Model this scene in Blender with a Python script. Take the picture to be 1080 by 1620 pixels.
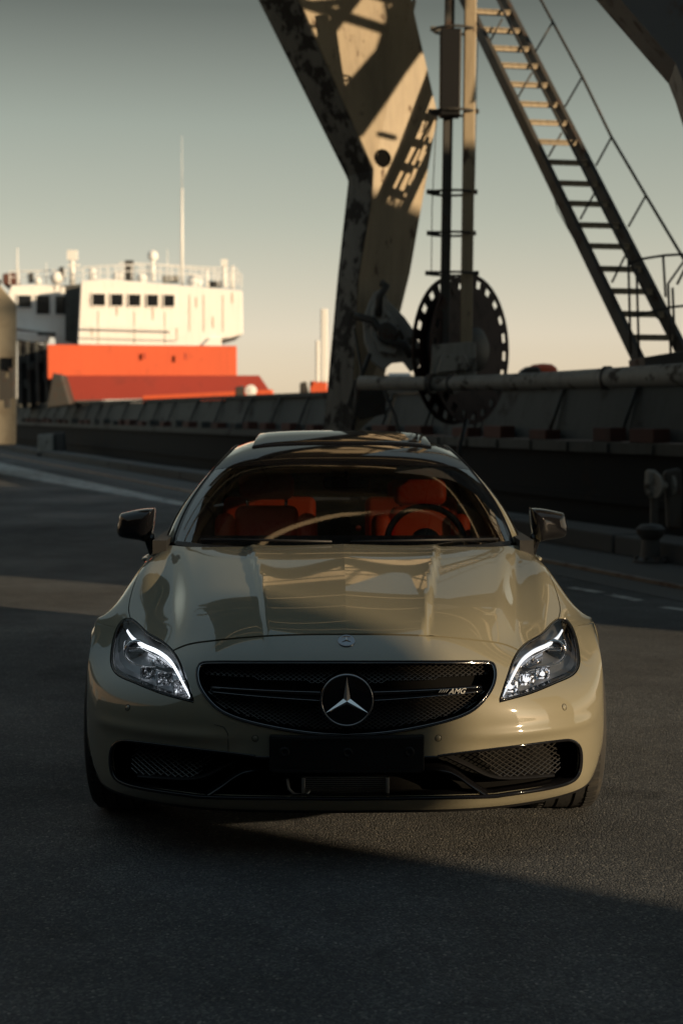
import bpy, bmesh, math, random
import numpy as np
from mathutils import Vector, Matrix
from mathutils.bvhtree import BVHTree
from mathutils.geometry import delaunay_2d_cdt
random.seed(7)
scene = bpy.context.scene
for o in list(bpy.data.objects): bpy.data.objects.remove(o)
COL = scene.collection

# ------------------------------------------------------------------ camera
FPX, CX, CY, HOR, CAMH = 2449.0, 540.0, 810.0, 655.0, 1.54
PITCH = math.atan((CY - HOR) / FPX)
cd = bpy.data.cameras.new('camera'); cam = bpy.data.objects.new('camera', cd); COL.objects.link(cam)
cam.location = (0, 0, CAMH); cam.rotation_euler = (math.pi/2 - PITCH, 0, 0)
cd.sensor_fit = 'VERTICAL'; cd.sensor_height = 36; cd.lens = FPX/1620*36
cd.clip_end = 9000; cd.clip_start = .05
cd.dof.use_dof = True; cd.dof.focus_distance = 5.45; cd.dof.aperture_fstop = 3.3
scene.camera = cam
scene.render.resolution_x = 682; scene.render.resolution_y = 1024

# ------------------------------------------------------------------ sun + sky
SUN_AZ = math.radians(56.0)      # light travels towards (-sin, cos)
SUN_EL = math.radians(11.0)
U = Vector((-math.sin(SUN_AZ), math.cos(SUN_AZ), 0))
sd = bpy.data.lights.new('sun', 'SUN'); sun = bpy.data.objects.new('sun', sd); COL.objects.link(sun)
sd.energy = 5.0; sd.angle = math.radians(.5); sd.color = (1.0, .75, .465)
ldir = Vector((U.x*math.cos(SUN_EL), U.y*math.cos(SUN_EL), -math.sin(SUN_EL)))
sun.rotation_euler = ldir.to_track_quat('-Z', 'Y').to_euler(); sun.location = (30, -20, 20)
w = bpy.data.worlds.new('World'); scene.world = w; w.use_nodes = True
nt = w.node_tree; nt.nodes.clear()
out = nt.nodes.new('ShaderNodeOutputWorld'); bg = nt.nodes.new('ShaderNodeBackground')
sky = nt.nodes.new('ShaderNodeTexSky'); sky.sky_type = 'NISHITA'; sky.sun_disc = False
sky.sun_elevation = SUN_EL; sky.sun_rotation = math.atan2(-U.x, -U.y)
sky.air_density = 1.0; sky.dust_density = .3; sky.ozone_density = 1.0
tc = nt.nodes.new('ShaderNodeTexCoord'); sp = nt.nodes.new('ShaderNodeSeparateXYZ')
nt.links.new(tc.outputs['Generated'], sp.inputs[0])
rp = nt.nodes.new('ShaderNodeValToRGB'); nt.links.new(sp.outputs['Z'], rp.inputs[0])
SKYRAMP = [(0.0,(.56,.46,.345)),(.05,(.62,.535,.445)),(.12,(.45,.44,.37)),(.18,(.335,.35,.30)),(.25,(.152,.162,.142)),(.5,(.18,.22,.23)),(1.0,(.23,.33,.41))]
SKYGAIN = 1.8
e = rp.color_ramp.elements
while len(e) < len(SKYRAMP): e.new(.5)
for i, (p, c) in enumerate(SKYRAMP):
    e[i].position = p; e[i].color = (c[0]*SKYGAIN, c[1]*SKYGAIN, c[2]*SKYGAIN, 1)
mu = nt.nodes.new('ShaderNodeMix'); mu.data_type = 'RGBA'; mu.blend_type = 'MULTIPLY'; mu.inputs[0].default_value = 1
hs = nt.nodes.new('ShaderNodeHueSaturation'); hs.inputs['Saturation'].default_value = .4
nt.links.new(sky.outputs[0], hs.inputs['Color'])
fm = nt.nodes.new('ShaderNodeMix'); fm.data_type = 'RGBA'; fm.inputs[0].default_value = .6; fm.inputs[7].default_value = (4.0, 4.1, 4.0, 1)
nt.links.new(hs.outputs[0], fm.inputs[6]); nt.links.new(fm.outputs[2], mu.inputs[6]); nt.links.new(rp.outputs[0], mu.inputs[7])
nt.links.new(mu.outputs[2], bg.inputs['Color']); bg.inputs['Strength'].default_value = .12
nt.links.new(bg.outputs[0], out.inputs[0])
scene.view_settings.view_transform = 'Standard'; scene.view_settings.look = 'None'
scene.view_settings.gamma = 1; scene.view_settings.exposure = 0.3
scene.view_settings.use_curve_mapping = False

# ------------------------------------------------------------------ helpers
def at(px, py, Y):
    """the point of the place seen at photo pixel (px,py) at world depth Y"""
    f = Vector((0, math.cos(PITCH), -math.sin(PITCH))); u = Vector((0, math.sin(PITCH), math.cos(PITCH)))
    d = f*FPX + Vector((1, 0, 0))*(px-CX) - u*(py-CY)
    return Vector((0, 0, CAMH)) + d*(Y/d.y)
def ground_at(px, py, z=0):
    d = at(px, py, 1.0) - Vector((0, 0, CAMH))
    return Vector((0, 0, CAMH)) + d*((z-CAMH)/d.z)
def proj(p):
    q = Vector(p) - Vector((0, 0, CAMH))
    fz = q.y*math.cos(PITCH) - q.z*math.sin(PITCH); uz = q.y*math.sin(PITCH) + q.z*math.cos(PITCH)
    return CX + FPX*q.x/fz, CY - FPX*uz/fz

def tag(o, label=None, cat=None, group=None, kind=None):
    if label: o['label'] = label
    if cat: o['category'] = cat
    if group: o['group'] = group
    if kind: o['kind'] = kind
    return o
def origin(o):
    v = Vector((0, 0, 0))
    while o: v += o.location; o = o.parent
    return v
def empty(name, loc, label, cat, group=None):
    o = bpy.data.objects.new(name, None); COL.objects.link(o); o.location = loc; o.empty_display_size = .2
    return tag(o, label, cat, group)
def mk(name, verts, faces, mat, parent=None, smooth=False, normals=None):
    """verts in world coordinates"""
    off = origin(parent) if parent else Vector((0, 0, 0))
    me = bpy.data.meshes.new(name)
    me.from_pydata([(v[0]-off.x, v[1]-off.y, v[2]-off.z) for v in verts], [], [tuple(f) for f in faces])
    me.validate(); me.update()
    if mat: me.materials.append(mat)
    if smooth or normals is not None:
        me.polygons.foreach_set('use_smooth', [True]*len(me.polygons))
    if normals is not None and len(me.vertices) == len(verts):
        me.normals_split_custom_set_from_vertices([tuple(n) for n in normals])
    o = bpy.data.objects.new(name, me); COL.objects.link(o)
    if parent: o.parent = parent
    return o
def bevel(o, w=.01, seg=2):
    m = o.modifiers.new('bevel', 'BEVEL'); m.width = w; m.segments = seg; m.limit_method = 'ANGLE'; m.angle_limit = math.radians(35)
    return o
def sharp(o, ang=35):
    m = o.data
    bm = bmesh.new(); bm.from_mesh(m)
    for ed in bm.edges:
        if len(ed.link_faces) == 2 and ed.calc_face_angle(0) > math.radians(ang): ed.smooth = False
    for f in bm.faces: f.smooth = True
    bm.to_mesh(m); bm.free(); return o
class MB:
    def __init__(s): s.v = []; s.f = []
    def add(s, v, f):
        b = len(s.v); s.v += [tuple(x) for x in v]; s.f += [tuple(i+b for i in q) for q in f]; return s
    def box(s, c, size, rot=None):
        c = Vector(c); h = Vector(size)/2; R = rot or Matrix.Identity(3)
        vs = [c + R @ Vector((x*h.x, y*h.y, z*h.z)) for x in (-1, 1) for y in (-1, 1) for z in (-1, 1)]
        return s.add(vs, [(0,1,3,2),(4,6,7,5),(0,4,5,1),(2,3,7,6),(0,2,6,4),(1,5,7,3)])
    def beam(s, p, q, w_, h_, up=(0, 0, 1), side=None):
        p = Vector(p); q = Vector(q); d = (q-p).normalized(); up = Vector(up)
        if side: sdv = Vector(side).normalized(); upv = sdv.cross(d).normalized()
        else:
            sdv = d.cross(up)
            if sdv.length < 1e-4: sdv = d.cross(Vector((1, 0, 0)))
            sdv.normalize(); upv = sdv.cross(d).normalized()
        vs = [a + sdv*(i*w_/2) + upv*(j*h_/2) for a in (p, q) for i, j in ((-1,-1),(1,-1),(1,1),(-1,1))]
        return s.add(vs, [(0,3,2,1),(4,5,6,7),(0,1,5,4),(1,2,6,5),(2,3,7,6),(3,0,4,7)])
    def tube(s, pts, r, n=8, closed=False, cap=True):
        pts = [Vector(p) for p in pts]; m = len(pts); rs = r if isinstance(r, (list, tuple)) else [r]*m
        ref = None; b = len(s.v)
        for i, p in enumerate(pts):
            a = pts[(i-1) % m] if (closed or i > 0) else p; c = pts[(i+1) % m] if (closed or i < m-1) else p
            d = (c-a).normalized()
            if ref is None:
                ref = d.cross(Vector((0, 0, 1)));
                if ref.length < 1e-3: ref = d.cross(Vector((1, 0, 0)))
            ref = (ref - d*ref.dot(d)).normalized(); o2 = d.cross(ref)
            for k in range(n):
                t = 2*math.pi*k/n; s.v.append(tuple(p + (ref*math.cos(t)+o2*math.sin(t))*rs[i]))
        for i in range(m if closed else m-1):
            for k in range(n):
                j = (i+1) % m
                s.f.append((b+i*n+k, b+i*n+(k+1) % n, b+j*n+(k+1) % n, b+j*n+k))
        if cap and not closed:
            s.f.append(tuple(b+k for k in range(n))[::-1]); s.f.append(tuple(b+(m-1)*n+k for k in range(n)))
        return s
    def lathe(s, prof, c, axis, n=32, closed=True):
        """prof: (radius, along)"""
        c = Vector(c); ax = Vector(axis).normalized(); r1 = ax.orthogonal().normalized(); r2 = ax.cross(r1); b = len(s.v); m = len(prof)
        for k in range(n):
            t = 2*math.pi*k/n; rd = r1*math.cos(t)+r2*math.sin(t)
            for r, a in prof: s.v.append(tuple(c + rd*r + ax*a))
        for k in range(n):
            j = (k+1) % n
            for i in range(m-1):
                s.f.append((b+k*m+i, b+j*m+i, b+j*m+i+1, b+k*m+i+1))
        return s
    def prism(s, poly, vec):
        """poly: planar 3-D points; extruded by vec"""
        n = len(poly); vec = Vector(vec); vs = [Vector(p) for p in poly] + [Vector(p)+vec for p in poly]
        fs = [tuple(range(n))[::-1], tuple(range(n, 2*n))] + [(i, (i+1) % n, n+(i+1) % n, n+i) for i in range(n)]
        return s.add(vs, fs)
    def build(s, name, mat, parent=None, smooth=False, ang=None):
        o = mk(name, s.v, s.f, mat, parent, smooth=smooth)
        bm = bmesh.new(); bm.from_mesh(o.data); bmesh.ops.recalc_face_normals(bm, faces=bm.faces); bm.to_mesh(o.data); bm.free()
        if ang: sharp(o, ang)
        return o
def rotz(a): return Matrix.Rotation(a, 3, 'Z')

# ------------------------------------------------------------------ materials
def pmat(name, col, rough=.5, metal=0, coat=0, spec=.5, emis=None, es=0, coat_rough=.03):
    m = bpy.data.materials.new(name); m.use_nodes = True; b = m.node_tree.nodes['Principled BSDF']
    b.inputs['Base Color'].default_value = (*col, 1); b.inputs['Roughness'].default_value = rough
    b.inputs['Metallic'].default_value = metal; b.inputs['Coat Weight'].default_value = coat
    b.inputs['Coat Roughness'].default_value = coat_rough
    b.inputs['Specular IOR Level'].default_value = spec
    if emis: b.inputs['Emission Color'].default_value = (*emis, 1); b.inputs['Emission Strength'].default_value = es
    return m
def wear(m, col, spot, scale=6, amount=.5, soft=.08, rough2=.85, bump=.15, fine=60, coords='Object', stretch=(1, 1, 1), dirt=.25, streak=0):
    """paint with rust spots / grime, in object space"""
    nt = m.node_tree; N = nt.nodes; L = nt.links; b = N['Principled BSDF']
    tc = N.new('ShaderNodeTexCoord'); mp = N.new('ShaderNodeMapping'); mp.inputs['Scale'].default_value = stretch
    L.new(tc.outputs[coords], mp.inputs[0])
    n1 = N.new('ShaderNodeTexNoise'); n1.inputs['Scale'].default_value = scale; n1.inputs['Detail'].default_value = 8; n1.inputs['Roughness'].default_value = .65
    n2 = N.new('ShaderNodeTexNoise'); n2.inputs['Scale'].default_value = scale*.35; n2.inputs['Detail'].default_value = 4
    n3 = N.new('ShaderNodeTexNoise'); n3.inputs['Scale'].default_value = fine; n3.inputs['Detail'].default_value = 3
    for n in (n1, n2, n3): L.new(mp.outputs[0], n.inputs['Vector'])
    r = N.new('ShaderNodeValToRGB'); r.color_ramp.elements[0].position = amount; r.color_ramp.elements[1].position = amount+soft
    L.new(n1.outputs[0], r.inputs[0])
    mv = N.new('ShaderNodeMix'); mv.data_type = 'RGBA'; mv.inputs[6].default_value = (*[c*(1-dirt) for c in col], 1); mv.inputs[7].default_value = (*[min(1, c*(1+dirt*.6)) for c in col], 1)
    L.new(n2.outputs[0], mv.inputs[0])
    mx = N.new('ShaderNodeMix'); mx.data_type = 'RGBA'; mx.inputs[7].default_value = (*spot, 1)
    L.new(mv.outputs[2], mx.inputs[6]); L.new(r.outputs[0], mx.inputs[0])
    res = mx.outputs[2]
    if streak:
        mp2 = N.new('ShaderNodeMapping'); mp2.inputs['Scale'].default_value = (7, 7, .45); L.new(tc.outputs[coords], mp2.inputs[0])
        n4 = N.new('ShaderNodeTexNoise'); n4.inputs['Scale'].default_value = 1.0; n4.inputs['Detail'].default_value = 7; n4.inputs['Roughness'].default_value = .7; L.new(mp2.outputs[0], n4.inputs['Vector'])
        r4 = N.new('ShaderNodeMapRange'); r4.inputs[1].default_value = .48; r4.inputs[2].default_value = .72; r4.inputs[3].default_value = 0; r4.inputs[4].default_value = streak; L.new(n4.outputs[0], r4.inputs[0])
        m4 = N.new('ShaderNodeMix'); m4.data_type = 'RGBA'; L.new(r4.outputs[0], m4.inputs[0]); L.new(res, m4.inputs[6]); m4.inputs[7].default_value = (*[c*.35+s_*.3 for c, s_ in zip(col, spot)], 1); res = m4.outputs[2]
    L.new(res, b.inputs['Base Color'])
    rr = N.new('ShaderNodeMapRange'); rr.inputs[3].default_value = b.inputs['Roughness'].default_value; rr.inputs[4].default_value = rough2
    L.new(r.outputs[0], rr.inputs[0]); L.new(rr.outputs[0], b.inputs['Roughness'])
    bp = N.new('ShaderNodeBump'); bp.inputs['Strength'].default_value = bump; bp.inputs['Distance'].default_value = .01
    ad = N.new('ShaderNodeMath'); ad.operation = 'ADD'; L.new(n3.outputs[0], ad.inputs[0]); L.new(r.outputs[0], ad.inputs[1])
    L.new(ad.outputs[0], bp.inputs['Height']); L.new(bp.outputs[0], b.inputs['Normal'])
    return m
def glassmat(name, tint, rough=0.0, ior=1.5, boost=1.0):
    m = bpy.data.materials.new(name); m.use_nodes = True; nt = m.node_tree; nt.nodes.clear()
    o = nt.nodes.new('ShaderNodeOutputMaterial'); mx = nt.nodes.new('ShaderNodeMixShader'); t = nt.nodes.new('ShaderNodeBsdfTransparent')
    g = nt.nodes.new('ShaderNodeBsdfGlossy'); g.inputs['Roughness'].default_value = rough; t.inputs[0].default_value = (*tint, 1)
    fr = nt.nodes.new('ShaderNodeFresnel'); fr.inputs[0].default_value = ior
    ml = nt.nodes.new('ShaderNodeMath'); ml.operation = 'MULTIPLY'; ml.inputs[1].default_value = boost; ml.use_clamp = True
    nt.links.new(fr.outputs[0], ml.inputs[0]); nt.links.new(ml.outputs[0], mx.inputs[0])
    nt.links.new(t.outputs[0], mx.inputs[1]); nt.links.new(g.outputs[0], mx.inputs[2]); nt.links.new(mx.outputs[0], o.inputs[0])
    return m
M = {}
def car_paint():
    m = pmat('car_paint', (.185, .170, .118), rough=.45, coat=1.0, spec=.2, coat_rough=.008)
    nt = m.node_tree; N = nt.nodes; L = nt.links; b = N['Principled BSDF']
    tcx = N.new('ShaderNodeTexCoord'); n = N.new('ShaderNodeTexNoise'); n.inputs['Scale'].default_value = 900; n.inputs['Detail'].default_value = 2
    L.new(tcx.outputs['Object'], n.inputs['Vector'])
    bp = N.new('ShaderNodeBump'); bp.inputs['Strength'].default_value = .05; bp.inputs['Distance'].default_value = .0004
    L.new(n.outputs[0], bp.inputs['Height']); L.new(bp.outputs[0], b.inputs['Normal'])
    b.inputs['Coat IOR'].default_value = 1.8
    # faint dust
    n2 = N.new('ShaderNodeTexNoise'); n2.inputs['Scale'].default_value = 7; n2.inputs['Detail'].default_value = 6
    L.new(tcx.outputs['Object'], n2.inputs['Vector'])
    mr = N.new('ShaderNodeMapRange'); mr.inputs[1].default_value = .35; mr.inputs[2].default_value = .7; mr.inputs[3].default_value = .008; mr.inputs[4].default_value = .05
    L.new(n2.outputs[0], mr.inputs[0]); L.new(mr.outputs[0], b.inputs['Coat Roughness'])
    return m
M['paint'] = car_paint()
M['gloss_black'] = pmat('gloss_black', (.005, .005, .006), rough=.05, coat=0, spec=.5)
M['satin_black'] = pmat('satin_black', (.008, .008, .009), rough=.5, spec=.3)
M['void'] = pmat('deep_black', (.003, .003, .003), rough=.9, spec=.1)
M['chrome'] = pmat('chrome', (.88, .88, .88), rough=.16, metal=1)
M['letter_silver'] = pmat('letter_silver', (.62, .62, .60), rough=.4, metal=.2)
M['dull_aluminium'] = pmat('dull_aluminium', (.42, .42, .41), rough=.4, metal=.7)
M['dark_chrome'] = pmat('dark_chrome', (.28, .28, .29), rough=.15, metal=1)
M['mesh_metal'] = pmat('mesh_metal', (.10, .095, .09), rough=.35, metal=.8)
M['rubber'] = wear(pmat('tyre_rubber', (.03, .03, .03), rough=.8, spec=.3), (.028, .028, .028), (.055, .05, .042), scale=12, amount=.55, soft=.2, bump=.1)
M['rim'] = pmat('rim_alloy', (.10, .10, .11), rough=.3, metal=1)
M['red_leather'] = wear(pmat('red_leather', (.5, .03, .01), rough=.5), (.82, .085, .02), (.7, .065, .016), scale=30, amount=.5, soft=.3, rough2=.55, bump=.1, fine=300, dirt=.1)
M['black_leather'] = wear(pmat('black_leather', (.012, .012, .012), rough=.55), (.012, .012, .012), (.02, .02, .02), scale=30, amount=.5, soft=.3, rough2=.6, bump=.1, fine=300)
M['windshield'] = glassmat('windshield_glass', (.84, .85, .82), boost=2.3)
M['side_glass'] = glassmat('side_glass', (.08, .085, .08), boost=1.3)
M['lens'] = glassmat('lens_glass', (.97, .97, .98), boost=.6)
M['lamp_inner'] = pmat('lamp_housing', (.40, .41, .43), rough=.28, metal=.75)
M['crystal'] = pmat('lamp_reflector', (.75, .75, .76), rough=.12, metal=1)
M['drl'] = pmat('light_guide', (.8, .8, .8), rough=.2, emis=(.86, .93, 1.0), es=1.5)
M['drl_soft'] = pmat('light_guide_dim', (.8, .8, .8), rough=.2, emis=(.86, .93, 1.0), es=.75)
M['plastic'] = pmat('plate_plastic', (.005, .0055, .006), rough=.5, spec=.25)
# ------------------------------------------------------------------ setting: ground, quay, water, hills
QD = Vector((-.334, .943, 0)).normalized()           # quay runs this way (away, to the left)
QM = Vector((QD.y, -QD.x, 0))                        # across, towards the water
def quay(m_, s_, z=0): return QM*m_ + QD*s_ + Vector((0, 0, z))
QE = 9.15                                            # quay edge
def asphalt():
    m = pmat('asphalt', (.05, .05, .05), rough=.82, spec=.35); nt = m.node_tree; N = nt.nodes; L = nt.links; b = N['Principled BSDF']
    tc = N.new('ShaderNodeTexCoord')
    def noise(s, d, r=.6):
        n = N.new('ShaderNodeTexNoise'); n.inputs['Scale'].default_value = s; n.inputs['Detail'].default_value = d; n.inputs['Roughness'].default_value = r
        L.new(tc.outputs['Object'], n.inputs['Vector']); return n
    big = noise(.35, 6); mid = noise(3.5, 6, .7); 
    vo = N.new('ShaderNodeTexVoronoi'); vo.inputs['Scale'].default_value = 125; L.new(tc.outputs['Object'], vo.inputs['Vector'])
    vf = N.new('ShaderNodeTexVoronoi'); vf.inputs['Scale'].default_value = 190; L.new(tc.outputs['Object'], vf.inputs['Vector'])
    fn = noise(420, 3)
    # stone-by-stone colour
    rs = N.new('ShaderNodeValToRGB'); cr = rs.color_ramp; cr.elements[0].position = 0; cr.elements[0].color = (.034, .037, .041, 1)
    cr.elements[1].position = 1; cr.elements[1].color = (.27, .255, .225, 1); a = cr.elements.new(.55); a.color = (.060, .064, .069, 1); a = cr.elements.new(.86); a.color = (.12, .12, .115, 1)
    L.new(vo.outputs['Color'], rs.inputs[0])
    mr = N.new('ShaderNodeMapRange'); mr.inputs[1].default_value = .3; mr.inputs[2].default_value = .7; mr.inputs[3].default_value = .8; mr.inputs[4].default_value = 1.6
    L.new(big.outputs[0], mr.inputs[0])
    mr2 = N.new('ShaderNodeMapRange'); mr2.inputs[1].default_value = .3; mr2.inputs[2].default_value = .7; mr2.inputs[3].default_value = .75; mr2.inputs[4].default_value = 1.2
    L.new(mid.outputs[0], mr2.inputs[0])
    mm = N.new('ShaderNodeMath'); mm.operation = 'MULTIPLY'; L.new(mr.outputs[0], mm.inputs[0]); L.new(mr2.outputs[0], mm.inputs[1])
    vm = N.new('ShaderNodeVectorMath'); vm.operation = 'SCALE'; L.new(rs.outputs[0], vm.inputs[0]); L.new(mm.outputs[0], vm.inputs['Scale'])
    st_ = noise(.9, 5, .75); sr = N.new('ShaderNodeMapRange'); sr.inputs[1].default_value = .56; sr.inputs[2].default_value = .66; sr.inputs[3].default_value = 1; sr.inputs[4].default_value = .62
    L.new(st_.outputs[0], sr.inputs[0]); m3 = N.new('ShaderNodeMath'); m3.operation = 'MULTIPLY'; L.new(mm.outputs[0], m3.inputs[0]); L.new(sr.outputs[0], m3.inputs[1]); L.new(m3.outputs[0], vm.inputs['Scale'])
    rr_ = N.new('ShaderNodeMapRange'); rr_.inputs[1].default_value = .35; rr_.inputs[2].default_value = .65; rr_.inputs[3].default_value = .9; rr_.inputs[4].default_value = .6; L.new(big.outputs[0], rr_.inputs[0]); L.new(rr_.outputs[0], b.inputs['Roughness'])
    # cracks
    vc = N.new('ShaderNodeTexVoronoi'); vc.feature = 'DISTANCE_TO_EDGE'; vc.inputs['Scale'].default_value = .42
    ds = noise(2.2, 5); va = N.new('ShaderNodeVectorMath'); va.operation = 'ADD'; vs = N.new('ShaderNodeVectorMath'); vs.operation = 'SCALE'; vs.inputs['Scale'].default_value = .7
    L.new(ds.outputs['Color'], vs.inputs[0]); L.new(tc.outputs['Object'], va.inputs[0]); L.new(vs.outputs[0], va.inputs[1]); L.new(va.outputs[0], vc.inputs['Vector'])
    cl = N.new('ShaderNodeMapRange'); cl.inputs[1].default_value = 0; cl.inputs[2].default_value = .006; cl.inputs[3].default_value = .75; cl.inputs[4].default_value = 1
    L.new(vc.outputs['Distance'], cl.inputs[0])
    v2 = N.new('ShaderNodeVectorMath'); v2.operation = 'SCALE'; L.new(vm.outputs[0], v2.inputs[0]); L.new(cl.outputs[0], v2.inputs['Scale'])
    L.new(v2.outputs[0], b.inputs['Base Color'])
    h = N.new('ShaderNodeMath'); h.operation = 'MULTIPLY_ADD'; h.inputs[1].default_value = -1.0; L.new(vo.outputs['Distance'], h.inputs[0])
    h1 = N.new('ShaderNodeMath'); h1.operation = 'MULTIPLY'; h1.inputs[1].default_value = -.5; L.new(vf.outputs['Distance'], h1.inputs[0]); L.new(h1.outputs[0], h.inputs[2])
    h2 = N.new('ShaderNodeMath'); h2.operation = 'MULTIPLY_ADD'; h2.inputs[1].default_value = .35; L.new(fn.outputs[0], h2.inputs[0]); L.new(h.outputs[0], h2.inputs[2])
    h3 = N.new('ShaderNodeMath'); h3.operation = 'MULTIPLY_ADD'; h3.inputs[1].default_value = .5; L.new(mid.outputs[0], h3.inputs[0]); L.new(h2.outputs[0], h3.inputs[2])
    bp = N.new('ShaderNodeBump'); bp.inputs['Strength'].default_value = .9; bp.inputs['Distance'].default_value = .014; L.new(h3.outputs[0], bp.inputs['Height'])
    L.new(bp.outputs[0], b.inputs['Normal'])
    return m
M['asphalt'] = asphalt()
M['concrete'] = wear(pmat('concrete', (.2, .19, .17), rough=.85), (.075, .073, .07), (.07, .065, .06), scale=1.6, amount=.56, soft=.2, bump=.3, fine=40)
M['rail_steel'] = wear(pmat('rail_steel', (.12, .09, .07), rough=.45, metal=.7), (.13, .10, .08), (.10, .05, .03), scale=5, amount=.5, soft=.2)
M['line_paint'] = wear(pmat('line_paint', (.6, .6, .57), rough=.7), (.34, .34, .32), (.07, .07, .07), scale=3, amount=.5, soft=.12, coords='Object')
def water_mat():
    m = pmat('water', (.006, .012, .014), rough=.08, spec=.5); nt = m.node_tree; N = nt.nodes; L = nt.links
    tc = N.new('ShaderNodeTexCoord'); n = N.new('ShaderNodeTexNoise'); n.inputs['Scale'].default_value = 1.1; n.inputs['Detail'].default_value = 6
    L.new(tc.outputs['Object'], n.inputs['Vector']); bp = N.new('ShaderNodeBump'); bp.inputs['Strength'].default_value = .5; bp.inputs['Distance'].default_value = .25
    L.new(n.outputs[0], bp.inputs['Height']); L.new(bp.outputs[0], N['Principled BSDF'].inputs['Normal']); return m
M['water'] = water_mat()
# ground: land side of the quay edge, the quay turning a corner to the right outside the picture
s_c = 9.0
corner = quay(QE, s_c)
far = quay(QE, 3200)
g = [far, corner, Vector((4200, corner.y, 0)), Vector((4200, -3000, 0)), Vector((-4200, -3000, 0)), Vector((-4200, far.y, 0))]
gr = mk('ground', g, [(0, 5, 4, 3, 2, 1)], M['asphalt']); gr.data.flip_normals() if gr.data.polygons[0].normal.z < 0 else None
tag(gr, kind='structure')
seaz = -1.6
sea = mk('sea', [(-5000, -4000, seaz), (5000, -4000, seaz), (5000, 7000, seaz), (-5000, 7000, seaz)], [(0, 1, 2, 3)], M['water']); tag(sea, kind='structure')
b = MB(); b.add([far+Vector((0,0,-.004)), corner+Vector((0,0,-.004)), Vector((4200, corner.y, -.004)), far+Vector((0, 0, -4)), corner+Vector((0, 0, -4)), Vector((4200, corner.y, -4))], [(0, 1, 4, 3), (1, 2, 5, 4)])
tag(b.build('quay_wall', M['concrete']), kind='structure')
# concrete coping stones along the edge, as raised blocks
cop = tag(bpy.data.objects.new('quay_coping', None), kind='structure'); COL.objects.link(cop)
s = s_c+.3; me = None; k = 0
while s < 95:
    ln = 2.9
    mbx = MB().box((0, 0, 0), (.62, ln-.05, .22), rotz(math.atan2(QD.y, QD.x)-math.pi/2))
    if me is None:
        o = mbx.build('coping_block', M['concrete'], cop); bevel(o, .025); me = o.data
    else:
        o = bpy.data.objects.new('coping_block', me); COL.objects.link(o); o.parent = cop; bevel(o, .025)
    o.location = quay(QE-.31+random.uniform(-.01, .01), s+ln/2, .105+random.uniform(-.012, .012)); s += ln; k += 1
def strip(name, m0, m1, s0, s1, z, mat, kind='structure', parent=None):
    o = mk(name, [quay(m0, s0, z), quay(m1, s0, z), quay(m1, s1, z), quay(m0, s1, z)], [(0, 1, 2, 3)], mat, parent)
    if o.data.polygons[0].normal.z < 0: o.data.flip_normals()
    if kind and not parent: tag(o, kind=kind)
    return o
strip('quay_apron', QE-2.3, QE-.62, -25, 260, .004, M['concrete'])
for mm in (7.35,):
    o = MB().beam(quay(mm, -25, .01), quay(mm, 200, .01), .07, .05).build('crane_rail', M['rail_steel']); tag(o, kind='structure')
# tapered pale patch at far left, sunlit paving put in as colour, and worn dashes to the right of the car
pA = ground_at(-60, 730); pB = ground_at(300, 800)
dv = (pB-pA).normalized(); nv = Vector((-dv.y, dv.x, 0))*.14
o = mk('sunlit_ground_patch', [pA-nv*7+Vector((0, 0, .004)), pA+nv*7+Vector((0, 0, .004)), pB+nv+Vector((0, 0, .004)), pB-nv+Vector((0, 0, .004))], [(0, 1, 2, 3)], M['line_paint'])
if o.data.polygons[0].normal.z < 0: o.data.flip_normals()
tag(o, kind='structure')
dsh = tag(bpy.data.objects.new('painted_lane_line', None), kind='structure'); COL.objects.link(dsh)
for (x0, y0, x1, y1) in ((900, 930, 950, 938), (962, 941, 1012, 951), (1046, 961, 1100, 968), (1140, 976, 1200, 985)):
    a = ground_at(x0, y0); c = ground_at(x1, y1); dv = (c-a).normalized(); nv = Vector((-dv.y, dv.x, 0))*.06
    o = mk('dash', [p+Vector((0, 0, .004)) for p in (a-nv, c-nv, c+nv, a+nv)], [(0, 1, 2, 3)], M['line_paint'], dsh)
    if o.data.polygons[0].normal.z < 0: o.data.flip_normals()
# hills
hm = wear(pmat('hill_wood', (.12, .105, .075), rough=1), (.13, .11, .08), (.07, .065, .05), scale=.03, amount=.5, soft=.2, bump=0)
vs = []; fs = []; nx = 160
for i in range(nx+1):
    x = -1700 + 3400*i/nx
    h = 20 + 16*math.sin(x*.0042+1.2) + 9*math.sin(x*.011) + 4*math.sin(x*.037) + random.uniform(-1, 1)*1.3
    h = max(h, 6)
    for (y, k_) in ((1500, 0), (1560, .6), (1650, 1), (1900, .5), (2200, 0)): vs.append((x, y, seaz-.5+h*k_))
for i in range(nx):
    for j in range(4): fs.append((i*5+j, (i+1)*5+j, (i+1)*5+j+1, i*5+j+1))
tag(mk('hills', vs, fs, hm, smooth=True), kind='structure')

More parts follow.
